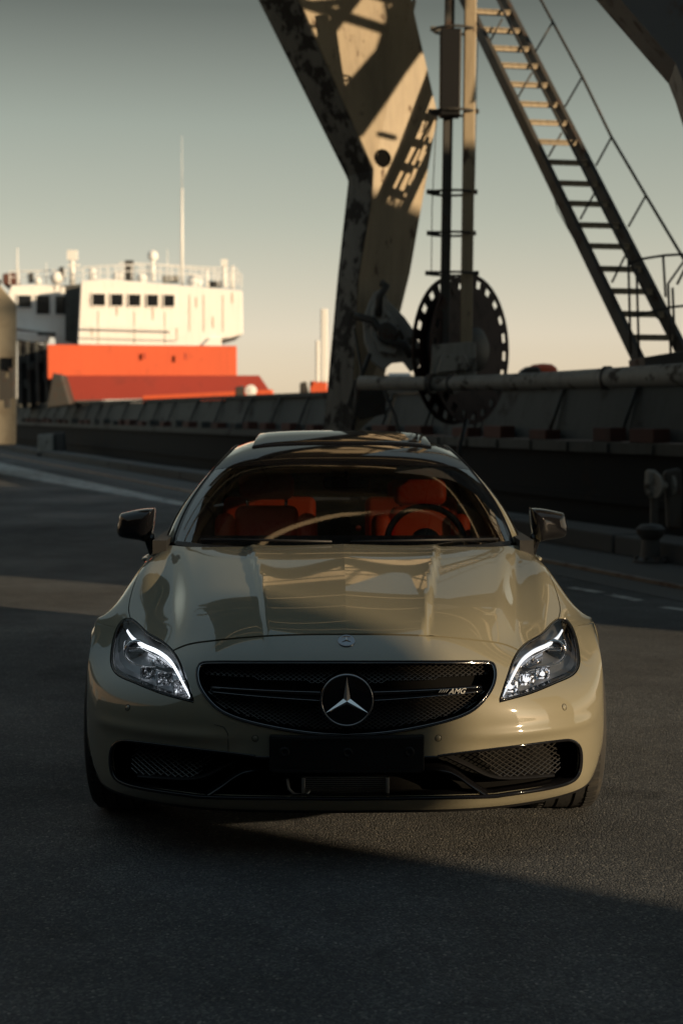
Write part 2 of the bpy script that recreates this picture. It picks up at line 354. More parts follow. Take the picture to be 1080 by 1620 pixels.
# ------------------------------------------------------------------ warehouses beside / behind the camera (seen in reflections, cast the big shadows)
n_ = Vector((math.cos(SUN_AZ), math.sin(SUN_AZ), 0))      # across the light
def off(p): return n_.x*p[0] + n_.y*p[1]
N1 = off(ground_at(1080, 1418)); N2 = off(ground_at(20, 912))
brick = wear(pmat('warehouse_wall', (.2, .15, .12), rough=.9), (.19, .15, .12), (.11, .09, .08), scale=1.2, amount=.5, soft=.25, bump=.3)
roofm = wear(pmat('roof_sheet', (.10, .10, .10), rough=.6), (.10, .10, .10), (.14, .07, .04), scale=1, amount=.55, soft=.2)
doorm = wear(pmat('roller_door', (.14, .15, .16), rough=.6), (.14, .15, .16), (.12, .07, .05), scale=2, amount=.6, soft=.1)
def warehouse(x0, x1, y0, y1, H, label, seg):
    r = empty('warehouse', ((x0+x1)/2, (y0+y1)/2, 0), label, 'warehouse', 'brick sheds around the parking place')
    MB().box(((x0+x1)/2, (y0+y1)/2, H/2), (x1-x0, y1-y0, H)).build('wall', brick, r)
    ym = (y0+y1)/2; b = MB(); e_ = .25
    b.add([(x0-e_, y0-e_, H), (x1+e_, y0-e_, H), (x1+e_, ym, H+.35), (x0-e_, ym, H+.35), (x0-e_, y1+e_, H), (x1+e_, y1+e_, H),
           (x0-e_, y0-e_, H-.12), (x1+e_, y0-e_, H-.12), (x1+e_, y1+e_, H-.12), (x0-e_, y1+e_, H-.12)],
          [(0, 1, 2, 3), (3, 2, 5, 4), (6, 9, 8, 7), (0, 6, 7, 1), (4, 5, 8, 9), (0, 3, 4, 9, 6), (1, 7, 8, 5, 2)])
    b.build('roof', roofm, r)
    nseg = int((x1-x0)/seg)
    for i in range(nseg):
        xc = x0 + seg*(i+.5)
        d = MB().box((xc, y1+.03, 2.0), (3.4, .1, 4.0)).build('roller_door', doorm, r)
        wv = MB()
        wv.box((xc, y1+.03, 5.6), (3.0, .1, .9)); wv.build('window', M['gloss_black'], r)
HB = 8.75
# the near shed: its far left corner sets the edge of the dark foreground
eav = .25
N1 -= .10
xa = (N1 - n_.y*(-4))/n_.x
warehouse(-60, xa, -16, -4, HB+.4, 'long dark brick shed behind the parking place, left of the sunlit gap', 7)
xb = (N2 - n_.y*1.5)/n_.x
warehouse(xb, 44, 1.5, 7.6, HB, 'long dark brick shed to the right of the sunlit gap', 7)
warehouse(44.6, 130, 1.5, 7.6, 16.5, 'unseen tall brick shed added at the far end of the row to shade the ship', 7)  # added out of view, raised to keep sun off the far bulwark

r = empty('warehouse', (-27, 10, 0), 'unseen long low brick shed added on the left to block sky light from the car', 'warehouse', 'brick sheds around the parking place')  # added out of view to cut sky glow on the car's shaded side
MB().box((-27, 9, 4), (10, 48, 8)).build('wall', brick, r)
MB().box((-27, 9, 8.15), (10.6, 48.6, .3)).build('roof', roofm, r)
for i in range(7): MB().box((-21.97, -11+i*6.6, 2), (.1, 3.4, 4)).build('roller_door', doorm, r)
# ------------------------------------------------------------------ harbour crane
cpc = (.36, .29, .195)
M['crane'] = wear(pmat('crane_paint', cpc, rough=.55), cpc, (.10, .065, .045), scale=4.5, amount=.60, soft=.07, bump=.25, fine=22, dirt=.34, stretch=(1, 1, .55), streak=.45)
M['crane_rough'] = wear(pmat('crane_paint_peeling', (.2, .2, .19), rough=.6), (.30, .295, .27), (.06, .05, .042), scale=4.0, amount=.54, soft=.07, bump=.35, fine=22, dirt=.3, streak=.6)
M['shaded_side'] = wear(pmat('shaded_side_peeling', (.15, .145, .13), rough=.65), (.14, .135, .12), (.02, .016, .014), scale=3.2, amount=.50, soft=.04, bump=.3, fine=22, dirt=.3, streak=.6)  # peeling paint, darkened to carry the shade of the leg's unlit side
M['hinge_paint'] = wear(pmat('hinge_paint', (.4, .4, .38), rough=.55), (.42, .42, .40), (.09, .075, .06), scale=5, amount=.56, soft=.05, bump=.3, fine=22)
M['crane_pale'] = wear(pmat('pale_girder_paint', (.55, .47, .34), rough=.5), (.50, .42, .30), (.3, .2, .12), scale=2, amount=.6, soft=.1)
M['crane_steel'] = wear(pmat('dark_steel', (.05, .048, .045), rough=.55), (.05, .048, .045), (.06, .035, .025), scale=5, amount=.55, soft=.1)
M['reel'] = wear(pmat('reel_rust', (.05, .025, .02), rough=.7), (.045, .022, .018), (.02, .014, .012), scale=6, amount=.5, soft=.2)
crane = empty('harbour_crane', ground_at(560, 816), 'tall beige steel portal crane with a forked leg, stair and cable drum behind the car', 'crane')
def leg(levels, mat, name='leg', Yc=20.3, Yl=20.8, Yr=20.85, parent=crane):
    L = [at(a[0], a[1], Yl) for a, c, r in levels]; C = [at(c[0], c[1], Yc) for a, c, r in levels]; R = [at(r[0], r[1], Yr) for a, c, r in levels]
    B = [l + (r-c) for l, c, r in zip(L, C, R)]
    vs = []; fs = []; n = len(levels)
    for i in range(n): vs += [L[i], C[i], R[i], B[i]]
    for i in range(n-1):
        for k in range(4): fs.append((i*4+k, i*4+(k+1) % 4, (i+1)*4+(k+1) % 4, (i+1)*4+k))
    fs.append((0, 1, 2, 3)); fs.append(tuple((n-1)*4+k for k in (3, 2, 1, 0)))
    b = MB().add(vs, fs); return b.build(name, mat, parent), L, C, R
lv = [((513, 680), (556, 690), (592, 660)), ((535, 440), (568, 440), (648, 432)), ((552, 287), (588, 322), (690, 190)), ((549, 279), (591, 268), (691, 178)),
      ((410, 0), (474, 0), (650, 0)), ((232, -350), (330, -350), (585, -350)), ((160, -480), (290, -520), (570, -520))]
lg, LL, LC, LR = leg(lv, M['crane'])
# flanges (edge strips) along the leg, standing proud
def strip_along(pts, w_, h_, name, mat, side):
    b = MB()
    for p, q in zip(pts[:-1], pts[1:]): b.beam(p, q, w_, h_, side=side)
    return b.build(name, mat, crane)
cs = (LR[1]-LC[1]).normalized()
def face_strip(A_, B_, i0, i1, f0, f1, name, mat, out):
    for i in range(i0, i1):
        p = [A_[i].lerp(B_[i], f0), A_[i].lerp(B_[i], f1), A_[i+1].lerp(B_[i+1], f1), A_[i+1].lerp(B_[i+1], f0)]
        n = (p[1]-p[0]).cross(p[3]-p[0]).normalized(); n = n if n.y < 0 else -n
        MB().prism([q + n*out for q in p], -n*(out-.002)).build(name, mat, crane)
face_strip(LL, LC, 0, 6, .0, .97, 'side_plate', M['shaded_side'], .012)
# weld seam on the broad face, inspection hole
nrm = (LR[2]-LC[2]).cross(LC[4]-LC[2]).normalized()
if nrm.y > 0: nrm = -nrm
def on_face(px, py, dz=.02):
    # point on the leg's broad face at a pixel
    o = Vector((0, 0, CAMH)); d = at(px, py, 1)-o
    pl = LC[3]; nn = (LR[2]-LC[2]).cross(LC[4]-LC[3]).normalized()
    if nn.y > 0: nn = -nn
    t = (pl-o).dot(nn)/d.dot(nn); return o + d*t + nn*dz, nn
p0, nn = on_face(605, 250, .004); rr = .09
ho = MB().lathe([(0, 0), (rr, 0), (rr*1.1, .01), (rr*1.3, .01), (rr*1.35, -.02)], p0, nn, 14).build('hand_hole', M['void'], crane)
for (x0, y0, x1, y1) in ((690, 185, 638, 312), (640, 70, 655, 0)):
    a, _ = on_face(x0, y0, .0); c, _ = on_face(x1, y1, .0); MB().beam(a, c, .03, .05).build('weld_strip', M['crane'], crane)
# base of the leg: bogie
bx = at(548, 735, 20.7)
b = MB(); b.box((bx.x, bx.y, .95), (1.15, 1.5, .5), rotz(math.radians(19))); b.build('bogie_frame', M['crane_steel'], crane)
for s_ in (-1, 1):
    c = Vector((bx.x, bx.y, .36)) + QD*s_*.55
    b = MB().lathe([(0, -.12), (.3, -.12), (.36, -.1), (.36, -.06), (.32, -.06), (.32, .06), (.36, .06), (.36, .1), (.3, .12), (0, .12)], c, QM, 24); b.build('bogie_wheel', M['rail_steel'], crane, ang=40)
b = MB().box((bx.x, bx.y, .5), (.5, 1.7, .35), rotz(math.radians(19))).build('bogie_beam', M['crane_steel'], crane)
# hinge bracket: rounded gusset plates with pin
def px_prism(pts, Y, depth, name, mat, parent=crane, sm=False):
    return bevel(MB().prism([at(x, y, Y) for x, y in pts], (0, depth, 0)).build(name, mat, parent), .015)
gus = [(583, 478), (592, 462), (606, 456), (614, 476), (640, 502), (658, 528), (666, 556), (663, 580), (650, 588), (638, 572), (620, 574), (606, 586), (588, 572), (576, 540), (574, 505)]
px_prism(gus, 20.05, .28, 'hinge_bracket', M['hinge_paint'])
px_prism([(588, 486), (602, 480), (625, 505), (640, 534), (625, 560), (600, 556), (586, 528)], 19.93, .12, 'hinge_plate', M['hinge_paint'])
b = MB().lathe([(0, -.2), (.12, -.2), (.14, -.17), (.14, .2), (0, .2)], at(612, 528, 20.0), (0, 1, 0), 20).build('hinge_pin', M['crane_steel'], crane, ang=40)
b = MB(); b.tube([at(598, 500, 19.9), at(600, 470, 19.85), at(612, 452, 19.85), at(604, 448, 19.9)], .05, 8); b.tube([at(560, 500, 19.9), at(590, 507, 19.85), at(612, 540, 19.85), at(640, 545, 19.85), at(650, 565, 19.85)], .05, 8)
b.build('hydraulic_hose', M['crane_steel'], crane, smooth=True)
# lower tie tube, from the leg to the right
tb = MB().tube([at(570, 606, 19.6), at(700, 607, 18.9), at(850, 603, 17.6), at(960, 598, 16.2), at(1100, 592, 14.6), at(1300, 588, 13.4)], [.09, .085, .10, .105, .115, .12], 14)
tb.build('tie_tube', M['crane_rough'], crane, smooth=True)
for x, y, Y in ((682, 607, 18.97), (716, 607, 18.8), (960, 598, 16.2)):
    p = at(x, y, Y); MB().tube([p+Vector((-.03, .02, 0)), p+Vector((.03, -.02, 0))], .125, 16).build('tube_collar', M['crane_steel'], crane)
# struts & small cables below the hinge
b = MB(); b.tube([at(585, 560, 19.9), at(566, 610, 19.8), at(556, 690, 19.7)], .03, 6); b.tube([at(600, 600, 19.8), at(625, 660, 19.4), at(632, 700, 19.2)], .025, 6)
b.tube([at(560, 520, 19.9), at(572, 590, 19.8), at(560, 670, 19.6)], .02, 6); b.build('hanging_cable', M['crane_steel'], crane, smooth=True)
px_prism([(560, 600), (612, 612), (610, 655), (570, 665), (548, 640)], 20.0, .3, 'lower_bracket', M['crane_steel'])
# twin posts with rings
def post(x0, x1, y1, xb0, xb1, Y, mat, name):
    c0 = at((x0+x1)/2, -60, Y); c1 = at((xb0+xb1)/2, y1, Y); wd = (xb1-xb0)/FPX*Y
    return bevel(MB().beam(c1, c0, wd, wd*1.0, up=(0, -1, 0)).build(name, mat, crane), .012)
post(704, 720, 600, 694, 709, 19.3, M['crane_steel'], 'post')
post(736, 753, 600, 727, 745, 19.2, M['crane'], 'post')
for (y, xa_, xb_) in ((48, 688, 752), (178, 685, 752), (305, 682, 750), (370, 682, 748), (433, 680, 752)):
    ca = at((xa_+xb_)/2-2, y, 19.25); r = (xb_-xa_)/2/FPX*19.25
    pts = [ca + Vector((math.cos(t)*r, math.sin(t)*r*.9, 0)) for t in np.linspace(0, 2*math.pi, 25)[:-1]]
    b = MB().tube(pts, .016, 6, closed=True)
    for sgn in (-1, 1): b.beam(ca+Vector((sgn*r*.55, -.05, 0)), ca+Vector((sgn*r*1.16, -.08, .0)), .03, .055)
    b.build('guard_ring', M['crane_steel'], crane, smooth=False)
px_prism([(697, 44), (730, 44), (728, 182), (696, 182)], 19.05, .25, 'cable_box', M['satin_black'])
b = MB(); b.tube([at(690, 185, 19.6), at(683, 330, 19.6), at(682, 432, 19.6)], .006, 5); b.tube([at(755, 60, 19.2), at(750, 300, 19.2)], .006, 5); b.build('thin_cable', M['crane_steel'], crane)
px_prism([(683, 545), (752, 540), (754, 604), (682, 604)], 19.0, .4, 'post_base', M['crane_rough'])
px_prism([(690, 590), (745, 585), (735, 560), (700, 560)], 18.9, .1, 'base_plate', M['crane_rough'])
# cable drum
ax = Vector((math.sin(math.radians(54)), -math.cos(math.radians(54)), 0)); r0 = 118/FPX*19.8
drum = tag(bpy.data.objects.new('cable_drum', None)); COL.objects.link(drum); drum.parent = crane; 
cL = at(716, 555, 20.1); cR = at(744, 553, 19.8)
for c in (cL, cR):
    # flange ring with slots
    n = 44; vs = []; fs = []; r1 = ax.orthogonal().normalized(); r1 = Vector((0, 0, 1)); r2 = ax.cross(r1).normalized()
    rad = [r0*.25, r0*.83, r0*.94, r0]
    for th in (-.012, .012):
        for k in range(n):
            t = 2*math.pi*k/n
            for r in rad: vs.append(c + (r1*math.cos(t)+r2*math.sin(t))*r + ax*th)
    H = n*4
    def q(k, i, l): return l*H + (k % n)*4 + i
    for k in range(n):
        for i in range(3):
            if i == 1 and k % 2 == 0:      # open slot
                fs += [(q(k, 1, 0), q(k+1, 1, 0), q(k+1, 1, 1), q(k, 1, 1)), (q(k, 2, 0), q(k, 2, 1), q(k+1, 2, 1), q(k+1, 2, 0)), (q(k, 1, 0), q(k, 1, 1), q(k, 2, 1), q(k, 2, 0)), (q(k+1, 1, 0), q(k+1, 2, 0), q(k+1, 2, 1), q(k+1, 1, 1))]
                continue
            fs.append((q(k, i, 0), q(k+1, i, 0), q(k+1, i+1, 0), q(k, i+1, 0))); fs.append((q(k, i, 1), q(k, i+1, 1), q(k+1, i+1, 1), q(k+1, i, 1)))
        fs.append((q(k, 3, 0), q(k+1, 3, 0), q(k+1, 3, 1), q(k, 3, 1)))
    MB().add(vs, fs).build('drum_flange', M['reel'], drum)
dc = (cL+cR)/2; hw = (cR-cL).dot(ax)/2
MB().lathe([(0, -hw), (r0*.62, -hw+.01), (r0*.62, hw-.01), (0, hw)], dc, ax, 40).build('drum_core', M['reel'], drum, ang=40)
b = MB()
for i in range(9):
    a = -hw+.05+i*(2*hw-.1)/8; pts = [dc + ax*a + (Vector((0, 0, 1))*math.cos(t)+ax.cross(Vector((0, 0, 1)))*math.sin(t))*r0*.66 for t in np.linspace(0, 2*math.pi, 33)[:-1]]
    b.tube(pts, .038, 6, closed=True)
b.build('wound_cable', M['satin_black'], drum, smooth=True)
b = MB().lathe([(0, hw+.02), (r0*.28, hw+.02), (r0*.3, hw+.06), (r0*.22, hw+.12), (0, hw+.12)], dc, ax, 24).build('hub_cap', M['crane_steel'], drum, ang=40)
b = MB(); b.tube([at(738, 665, 19.4), at(728, 700, 19.0), at(718, 760, 18.9)], .03, 6); b.build('trailing_cable', M['satin_black'], drum, smooth=True)
# stair
stair = bpy.data.objects.new('stair', None); COL.objects.link(stair); stair.parent = crane
def sp_(f, px0=735, py0=0, px1=1012, py1=578, Y0=18.6, Y1=14.6, ext=0):
    # 3-D line so that pixel points are the ends
    a = at(px0, py0, Y0); c = at(px1, py1, Y1); return a + (c-a)*f
A0, A1 = at(735, 0, 21.2), at(1012, 575, 16.8)
WV = Vector((.545, .11, 0)); DS = (A1-A0)
top = A0 - DS*.35
def stringer(off_, w_=.06, h_=.155):
    return MB().beam(top+off_, A1+off_, w_, h_, up=(0, 0, 1)).build('stringer', M['crane_steel'], stair)
stringer(Vector((0, 0, 0))); stringer(WV)
tread_me = None; run = Vector((DS.x, DS.y, 0)).normalized()
ang_t = math.atan2(WV.y, WV.x)
nt_ = 17
ys = [18, 47, 76, 103, 133, 164, 193, 224, 256, 289, 321, 355, 388, 424, 459, 495, 532]
def f_for(py):
    lo, hi = -.5, 1.2
    for _ in range(40):
        m_ = (lo+hi)/2
        if proj(A0 + DS*m_)[1] < py: lo = m_
        else: hi = m_
    return lo
fl = [f_for(y) for y in ys]; step = fl[1]-fl[0]
fl = [fl[0]-step*k for k in range(5, 0, -1)] + fl
lw = WV.length-.06
for f in fl:
    if tread_me is None:
        b = MB().box((0, 0, 0), (lw, .20, .034), rotz(ang_t)); b.box(Vector((0, 0, -.02))+rotz(ang_t)@Vector((0, -.09, 0)), (lw, .02, .06), rotz(ang_t))
        o = b.build('tread', M['crane'], stair); tread_me = o.data; off0 = origin(stair)
        for v in tread_me.vertices: v.co += off0
    else:
        o = bpy.data.objects.new('tread', tread_me); COL.objects.link(o); o.parent = stair
    o.location = A0 + DS*f + WV/2 - origin(stair)
    # mesh built around the world origin: account for the parent's offset
hr = Vector((.19, .02, .49))
def handrail(off_):
    b = MB(); b.tube([top+off_+hr*1.0, A1+off_+hr], .017, 8); return b.build('handrail', M['crane_steel'], stair, smooth=True)
handrail(Vector((0, 0, 0))); 
b = MB(); hp = [(760, -170), (855, 0), (920, 121), (966, 216), (1020, 308), (1082, 412)]
Ys = [v*1.14 for v in (19.6, 18.1, 17.2, 16.6, 15.9, 15.2)]
b.tube([at(x, y, Y_) for (x, y), Y_ in zip(hp, Ys)], .017, 8); b.build('handrail', M['crane_steel'], stair, smooth=True)
for (bx_, by_), (tx_, ty_), Y_ in zip([(846, 82), (893, 169), (942, 262), (993, 359), (1055, 450)], [(873, 36), (920, 122), (967, 216), (1021, 309), (1082, 412)], [v*1.14 for v in (17.8, 17.2, 16.6, 15.9, 15.2)]):
    MB().tube([at(bx_, by_, Y_), at(tx_, ty_, Y_)], .014, 6).build('baluster', M['crane_steel'], stair, smooth=True)
for (bx_, by_), (tx_, ty_), Y_ in zip([(771, 72), (817, 157), (867, 248), (917, 347), (967, 447)], [(794, 30), (841, 115), (888, 210), (940, 305), (988, 405)], [v*1.14 for v in (18.1, 17.5, 16.9, 16.2, 15.5)]):
    MB().tube([at(bx_, by_, Y_), at(tx_, ty_, Y_)], .014, 6).build('baluster', M['crane_steel'], stair, smooth=True)
b = MB(); b.tube([at(868, 270, 19.0), at(880, 330, 18.7), at(905, 375, 18.3), at(925, 410, 18.0)], .006, 5); b.build('thin_cable', M['crane_steel'], stair)
# landing platform
land = bpy.data.objects.new('landing', None); COL.objects.link(land); land.parent = crane
px_prism([(1018, 565), (1140, 545), (1140, 580), (1020, 582)], 16.2, .9, 'deck_plate', M['crane_steel'], land)
for x, y0, y1 in ((993, 412, 560), (1006, 425, 565), (1048, 404, 470), (1056, 450, 560), (1063, 455, 556)):
    MB().tube([at(x, y0, 16.4), at(x+4, y1, 16.4)], .014, 6).build('rail_post', M['crane_steel'], land, smooth=True)
for pts in ([(992, 418), (1012, 410), (1050, 404), (1120, 400)], [(1000, 500), (1060, 486), (1140, 478)], [(1070, 450), (1085, 420), (1110, 400)]):
    MB().tube([at(x, y, 16.4) for x, y in pts], .015, 6).build('rail_bar', M['crane_steel'], land, smooth=True)
# right-hand leg, upper right corner, and its continuation out of the picture
b = MB(); P = [at(930, -60, 12.3), at(1068, 100, 12.3), at(1080, 130, 12.2), at(1170, 420, 12.0), at(1400, 420, 12.6), at(1290, 60, 12.6), at(1120, -160, 12.6), at(900, -360, 12.6), at(700, -360, 12.3)]
b.prism(P, (.1, .75, 0)); b.build('leg', M['crane_steel'], crane)  # dark steel colour stands in for the leg's unlit face
b = MB().beam(at(1290, 400, 12.7), Vector((5.6, 12.9, .3)), .9, .8).build('leg', M['crane_steel'], crane)
# unseen plate and bars, cut and placed to throw the forked leg's shadow
def back(px, py, t): 
    p, _ = on_face(px, py, 0); return p - ldir*t
A = [back(541, 236, 6.5), back(575, 214, 6.5), back(640, 118, 6.6), back(690, 52, 7), back(740, -60, 7), back(640, -60, 7), back(606, 30, 7), back(590, 80, 6.6), back(540, 140, 6.5)]
b = MB().prism(A, ldir*.3); b.build('shadow_plate', M['crane_rough'], crane)
b = MB(); 
b.beam(back(500, 75, 6), back(570, -20, 6), .14, .14); b.beam(back(480, 8, 6), back(560, 2, 6), .08, .1); b.beam(back(488, 42, 6), back(520, 40, 6), .05, .05)
b.beam(back(655, 15, 6.2), back(500, -30, 6.2), .08, .08)
for (x, y) in ((612, 215), (655, 78)): b.box(back(x, y, 6.9), (.35, .08, .06))
b.build('shadow_bars', M['crane_steel'], crane)
# portal deck above, with girders
DZ = 11.2
tile = MB().box((1.5, 16.6, DZ+.35), (19, 11.4, .5)).build('portal_deck', M['crane_rough'], crane)
for i, y in enumerate((12.0, 14.2, 16.6, 19.2, 21.6)):
    b = MB(); b.beam((-7.5, y+.9, DZ-.3), (10.5, y-.9, DZ-.3), .12, .75); b.beam((-7.5, y+.9, DZ-.7), (10.5, y-.9, DZ-.7), .38, .06); b.build('girder', M['crane_pale'], crane)
for x in (-5, 0, 5, 9.5):
    MB().beam((x, 11.2, DZ-.05), (x, 22.0, DZ-.05), .25, .3).build('deck_stringer', M['crane_steel'], crane)
for i, (y, z) in enumerate(((12.0, 10.5), (13.6, 9.75), (15.2, 8.9), (17.0, 8.2))):  # unseen pale beams added low to catch sun and streak the windshield reflection
    b = MB(); sk = (1.9, -1.2, 2.2, 1.0)[i]; b.beam((-7.5, y+sk, z+.25), (10.5, y-sk, z-.25), .10, (.15, .1, .17, .12)[i]); b.build('streak_beam', M['crane_pale'], crane)
    for x in (-6, -2, 2.4, 7): MB().beam((x, y-(x-1.5)*sk/9, z-(x-1.5)*.25/9), (x, y-(x-1.5)*sk/9, DZ), .05, .05).build('hanger', M['crane_steel'], crane)
# boom reaching up and away to the left (outside the picture, seen in the bonnet)
b = MB(); b.beam(LC[6]+Vector((-.4, .4, 0)), LC[6]+Vector((.2, -2, 1.3)), .9, .9); b.build('leg_head', M['crane'], crane)
# ------------------------------------------------------------------ cargo ship alongside
wht = wear(pmat('ship_white', (.8, .78, .74), rough=.5), (.84, .84, .83), (.45, .34, .24), scale=1.1, amount=.68, soft=.1, bump=.05, fine=4, dirt=.06, streak=.22)
org = wear(pmat('ship_orange', (.55, .10, .03), rough=.6), (.70, .112, .038), (.48, .085, .035), scale=1.3, amount=.58, soft=.2, bump=.1, fine=4, dirt=.12, streak=.25)
red = wear(pmat('ship_red', (.36, .05, .03), rough=.6), (.36, .048, .032), (.26, .04, .03), scale=1.3, amount=.55, soft=.2, bump=.1, fine=4, dirt=.15)
hull_m = wear(pmat('hull_black', (.016, .017, .019), rough=.8, spec=.15), (.016, .017, .019), (.03, .022, .018), scale=1.2, amount=.58, soft=.1, bump=.15, fine=6)
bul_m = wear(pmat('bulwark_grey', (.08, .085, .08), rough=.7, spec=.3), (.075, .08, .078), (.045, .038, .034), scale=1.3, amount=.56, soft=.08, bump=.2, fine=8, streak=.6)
deck_m = wear(pmat('deck_rust', (.10, .04, .03), rough=.8), (.10, .038, .028), (.05, .03, .025), scale=1, amount=.5, soft=.2)
win_m = pmat('window_glass', (.01, .012, .015), rough=.08, spec=.6)
ship = empty('cargo_ship', quay(16, 45, -1.6), 'long black hulled cargo ship with white bridge and orange hatch covers moored along the quay', 'ship')
HM = 10.35          # hull side
RZ = math.atan2(QD.y, QD.x) - math.pi/2      # local x = across (QM), y = along (QD)
Rq = rotz(RZ)
def qbox(b, m0, m1, s0, s1, z0, z1): return b.box(quay((m0+m1)/2, (s0+s1)/2, (z0+z1)/2), (abs(m1-m0), abs(s1-s0), z1-z0), Rq)
sN, sF = 13.3, 86
# hull body in cross-section
sec = [(HM+1.2, -4), (HM+.1, -1.6), (HM, .9), (HM+.02, 1.1)]
b = MB(); qbox(b, HM, HM+12, sN, sF, -3, 1.08); b.build('hull', hull_m, ship)
b = MB(); qbox(b, HM-.09, HM-.003, sN, sF, 1.02, 1.17); b.build('rubbing_strake', bul_m, ship)
b = MB(); qbox(b, HM-.07, HM-.003, sN, sF, .35, .45); b.build('rubbing_strake', hull_m, ship)
# bulwark plates, slightly leaning, each one its own plate
s = sN; zt = 1.92
while s < 83:
    ln = random.choice((2.1, 2.4, 2.7)); le = random.uniform(-.02, .02); zt2 = 1.93+random.uniform(-.02, .02)
    b = MB(); q0 = [quay(HM+.25, s+.02, 1.17), quay(HM+.25, s+ln-.03, 1.17), quay(HM+.45+le, s+ln-.03, zt2), quay(HM+.45+le, s+.02, zt2)]
    b.prism(q0, QM*.05); b.build('bulwark_plate', bul_m, ship)
    b = MB(); b.beam(quay(HM+.1, s+ln, 1.17), quay(HM+.4, s+ln, zt2), .05, .05); b.build('bulwark_stay', bul_m, ship)
    s += ln
b = MB(); b.beam(quay(HM+.45, sN, zt+.05), quay(HM+.45, 83.5, zt+.05), .14, .09); b.build('bulwark_rail', bul_m, ship)
# dark rusty boxes along the waterway
for s in [sN+.6+i*1.55+random.uniform(-.3, .3) for i in range(40)]:
    b = MB(); l_ = random.uniform(.35, .8); qbox(b, HM-.05, HM+.2, s, s+l_, 1.17, 1.17+random.uniform(.14, .2)); bevel(b.build('deck_box', random.choice((deck_m, deck_m, bul_m)), ship), .01)
# hull scale marks: pale bolts/steps at the strake
for i in range(14):
    b = MB(); s = 16+i*1.15; qbox(b, HM-.12, HM-.09, s, s+.35, 1.03, 1.15); b.build('fender_pad', bul_m, ship)
# deck and hatch covers
b = MB(); qbox(b, HM+.3, HM+11.7, sN, sF-1, 1.08, 1.13); b.build('deck', deck_m, ship)
def fbox(name, mat, x0, y0, x1, y1, Y, depth, bv=.03, rot=True, parent=None):
    """box whose front face spans those pixels at depth Y, squared to the ship"""
    a = at(x0, y1, Y); c = at(x1, y0, Y); cx = (a.x+c.x)/2; cz = (a.z+c.z)/2
    R = rotz(RZ*.5) if rot else Matrix.Identity(3)
    b = MB().box(Vector((cx, Y, cz)) + R @ Vector((0, depth/2, 0)), (c.x-a.x, depth, c.z-a.z), R)
    return bevel(b.build(name, mat, parent or ship), bv, 1)
fbox('hatch_stack', org, 78, 546, 375, 600, 68.5, 4)
for x in (95, 160, 228, 292): fbox('hatch_lug', red, x, 558, x+2.5, 568, 68.3, .1, .01)
# pitched red cover
Yh = 62.0
pts = [at(92, 634, Yh), at(102, 594, Yh), at(410, 594, Yh), at(432, 626, Yh)]
MB().prism(pts, Vector((-.6, 5, .1))).build('hatch_cover', red, ship)
px_ = lambda pts_, Y, d, name, mat, parent=None: bevel(MB().prism([at(x, y, Y) for x, y in pts_], (0, d, 0)).build(name, mat, parent or ship), .03, 1)
px_([(225, 626), (430, 616), (432, 632), (225, 641)], 60.5, 1.2, 'hatch_coaming', org)
px_([(84, 590), (98, 594), (112, 640), (74, 645)], 60.8, 1.5, 'hatch_end', M['crane_steel'])
px_([(490, 603), (517, 603), (517, 626), (490, 628)], 50, 1, 'deck_locker', org)
px_([(372, 612), (385, 610), (386, 632), (372, 632)], 58, .5, 'vent_cowl', M['crane_steel'])
px_([(474, 606), (484, 603), (490, 628), (474, 630)], 49, .5, 'vent_cowl', M['crane_steel'])
b = MB().lathe([(0, -.1), (.22, -.1), (.22, .05), (0, .1)], at(397, 618, 58), (0, -1, 0), 16).build('life_ring', wht, ship, ang=40)
# rescue boat on deck (right)
bo = at(852, 588, 24.5); b = MB(); 
prof = [(0, -.22), (.06, -.2), (.11, -.1), (.13, .05), (.12, .2), (.07, .28), (0, .3)]
b.lathe(prof, bo, (1, .2, 0), 20); b.build('rescue_boat', org, ship, smooth=True)
MB().box(bo+Vector((.05, 0, -.15)), (.5, .3, .2)).build('boat_cradle', M['crane_steel'], ship)
px_([(820, 596), (824, 586), (834, 580), (852, 579), (860, 596)], 24.3, .4, 'tarpaulin', M['crane_steel'])
# white light posts beyond
for x0, x1, y0 in ((507, 518, 488), (499, 505, 538)):
    px_([(x0, 605), (x0, y0), (x1, y0), (x1, 605)], 49.5, .2, 'derrick_post', wht)
px_([(614, 590), (649, 590), (649, 606), (614, 606)], 46, .5, 'deck_locker', wht)
# ---- bridge
br = bpy.data.objects.new('bridge_house', None); COL.objects.link(br); br.parent = ship
YB = 76.0
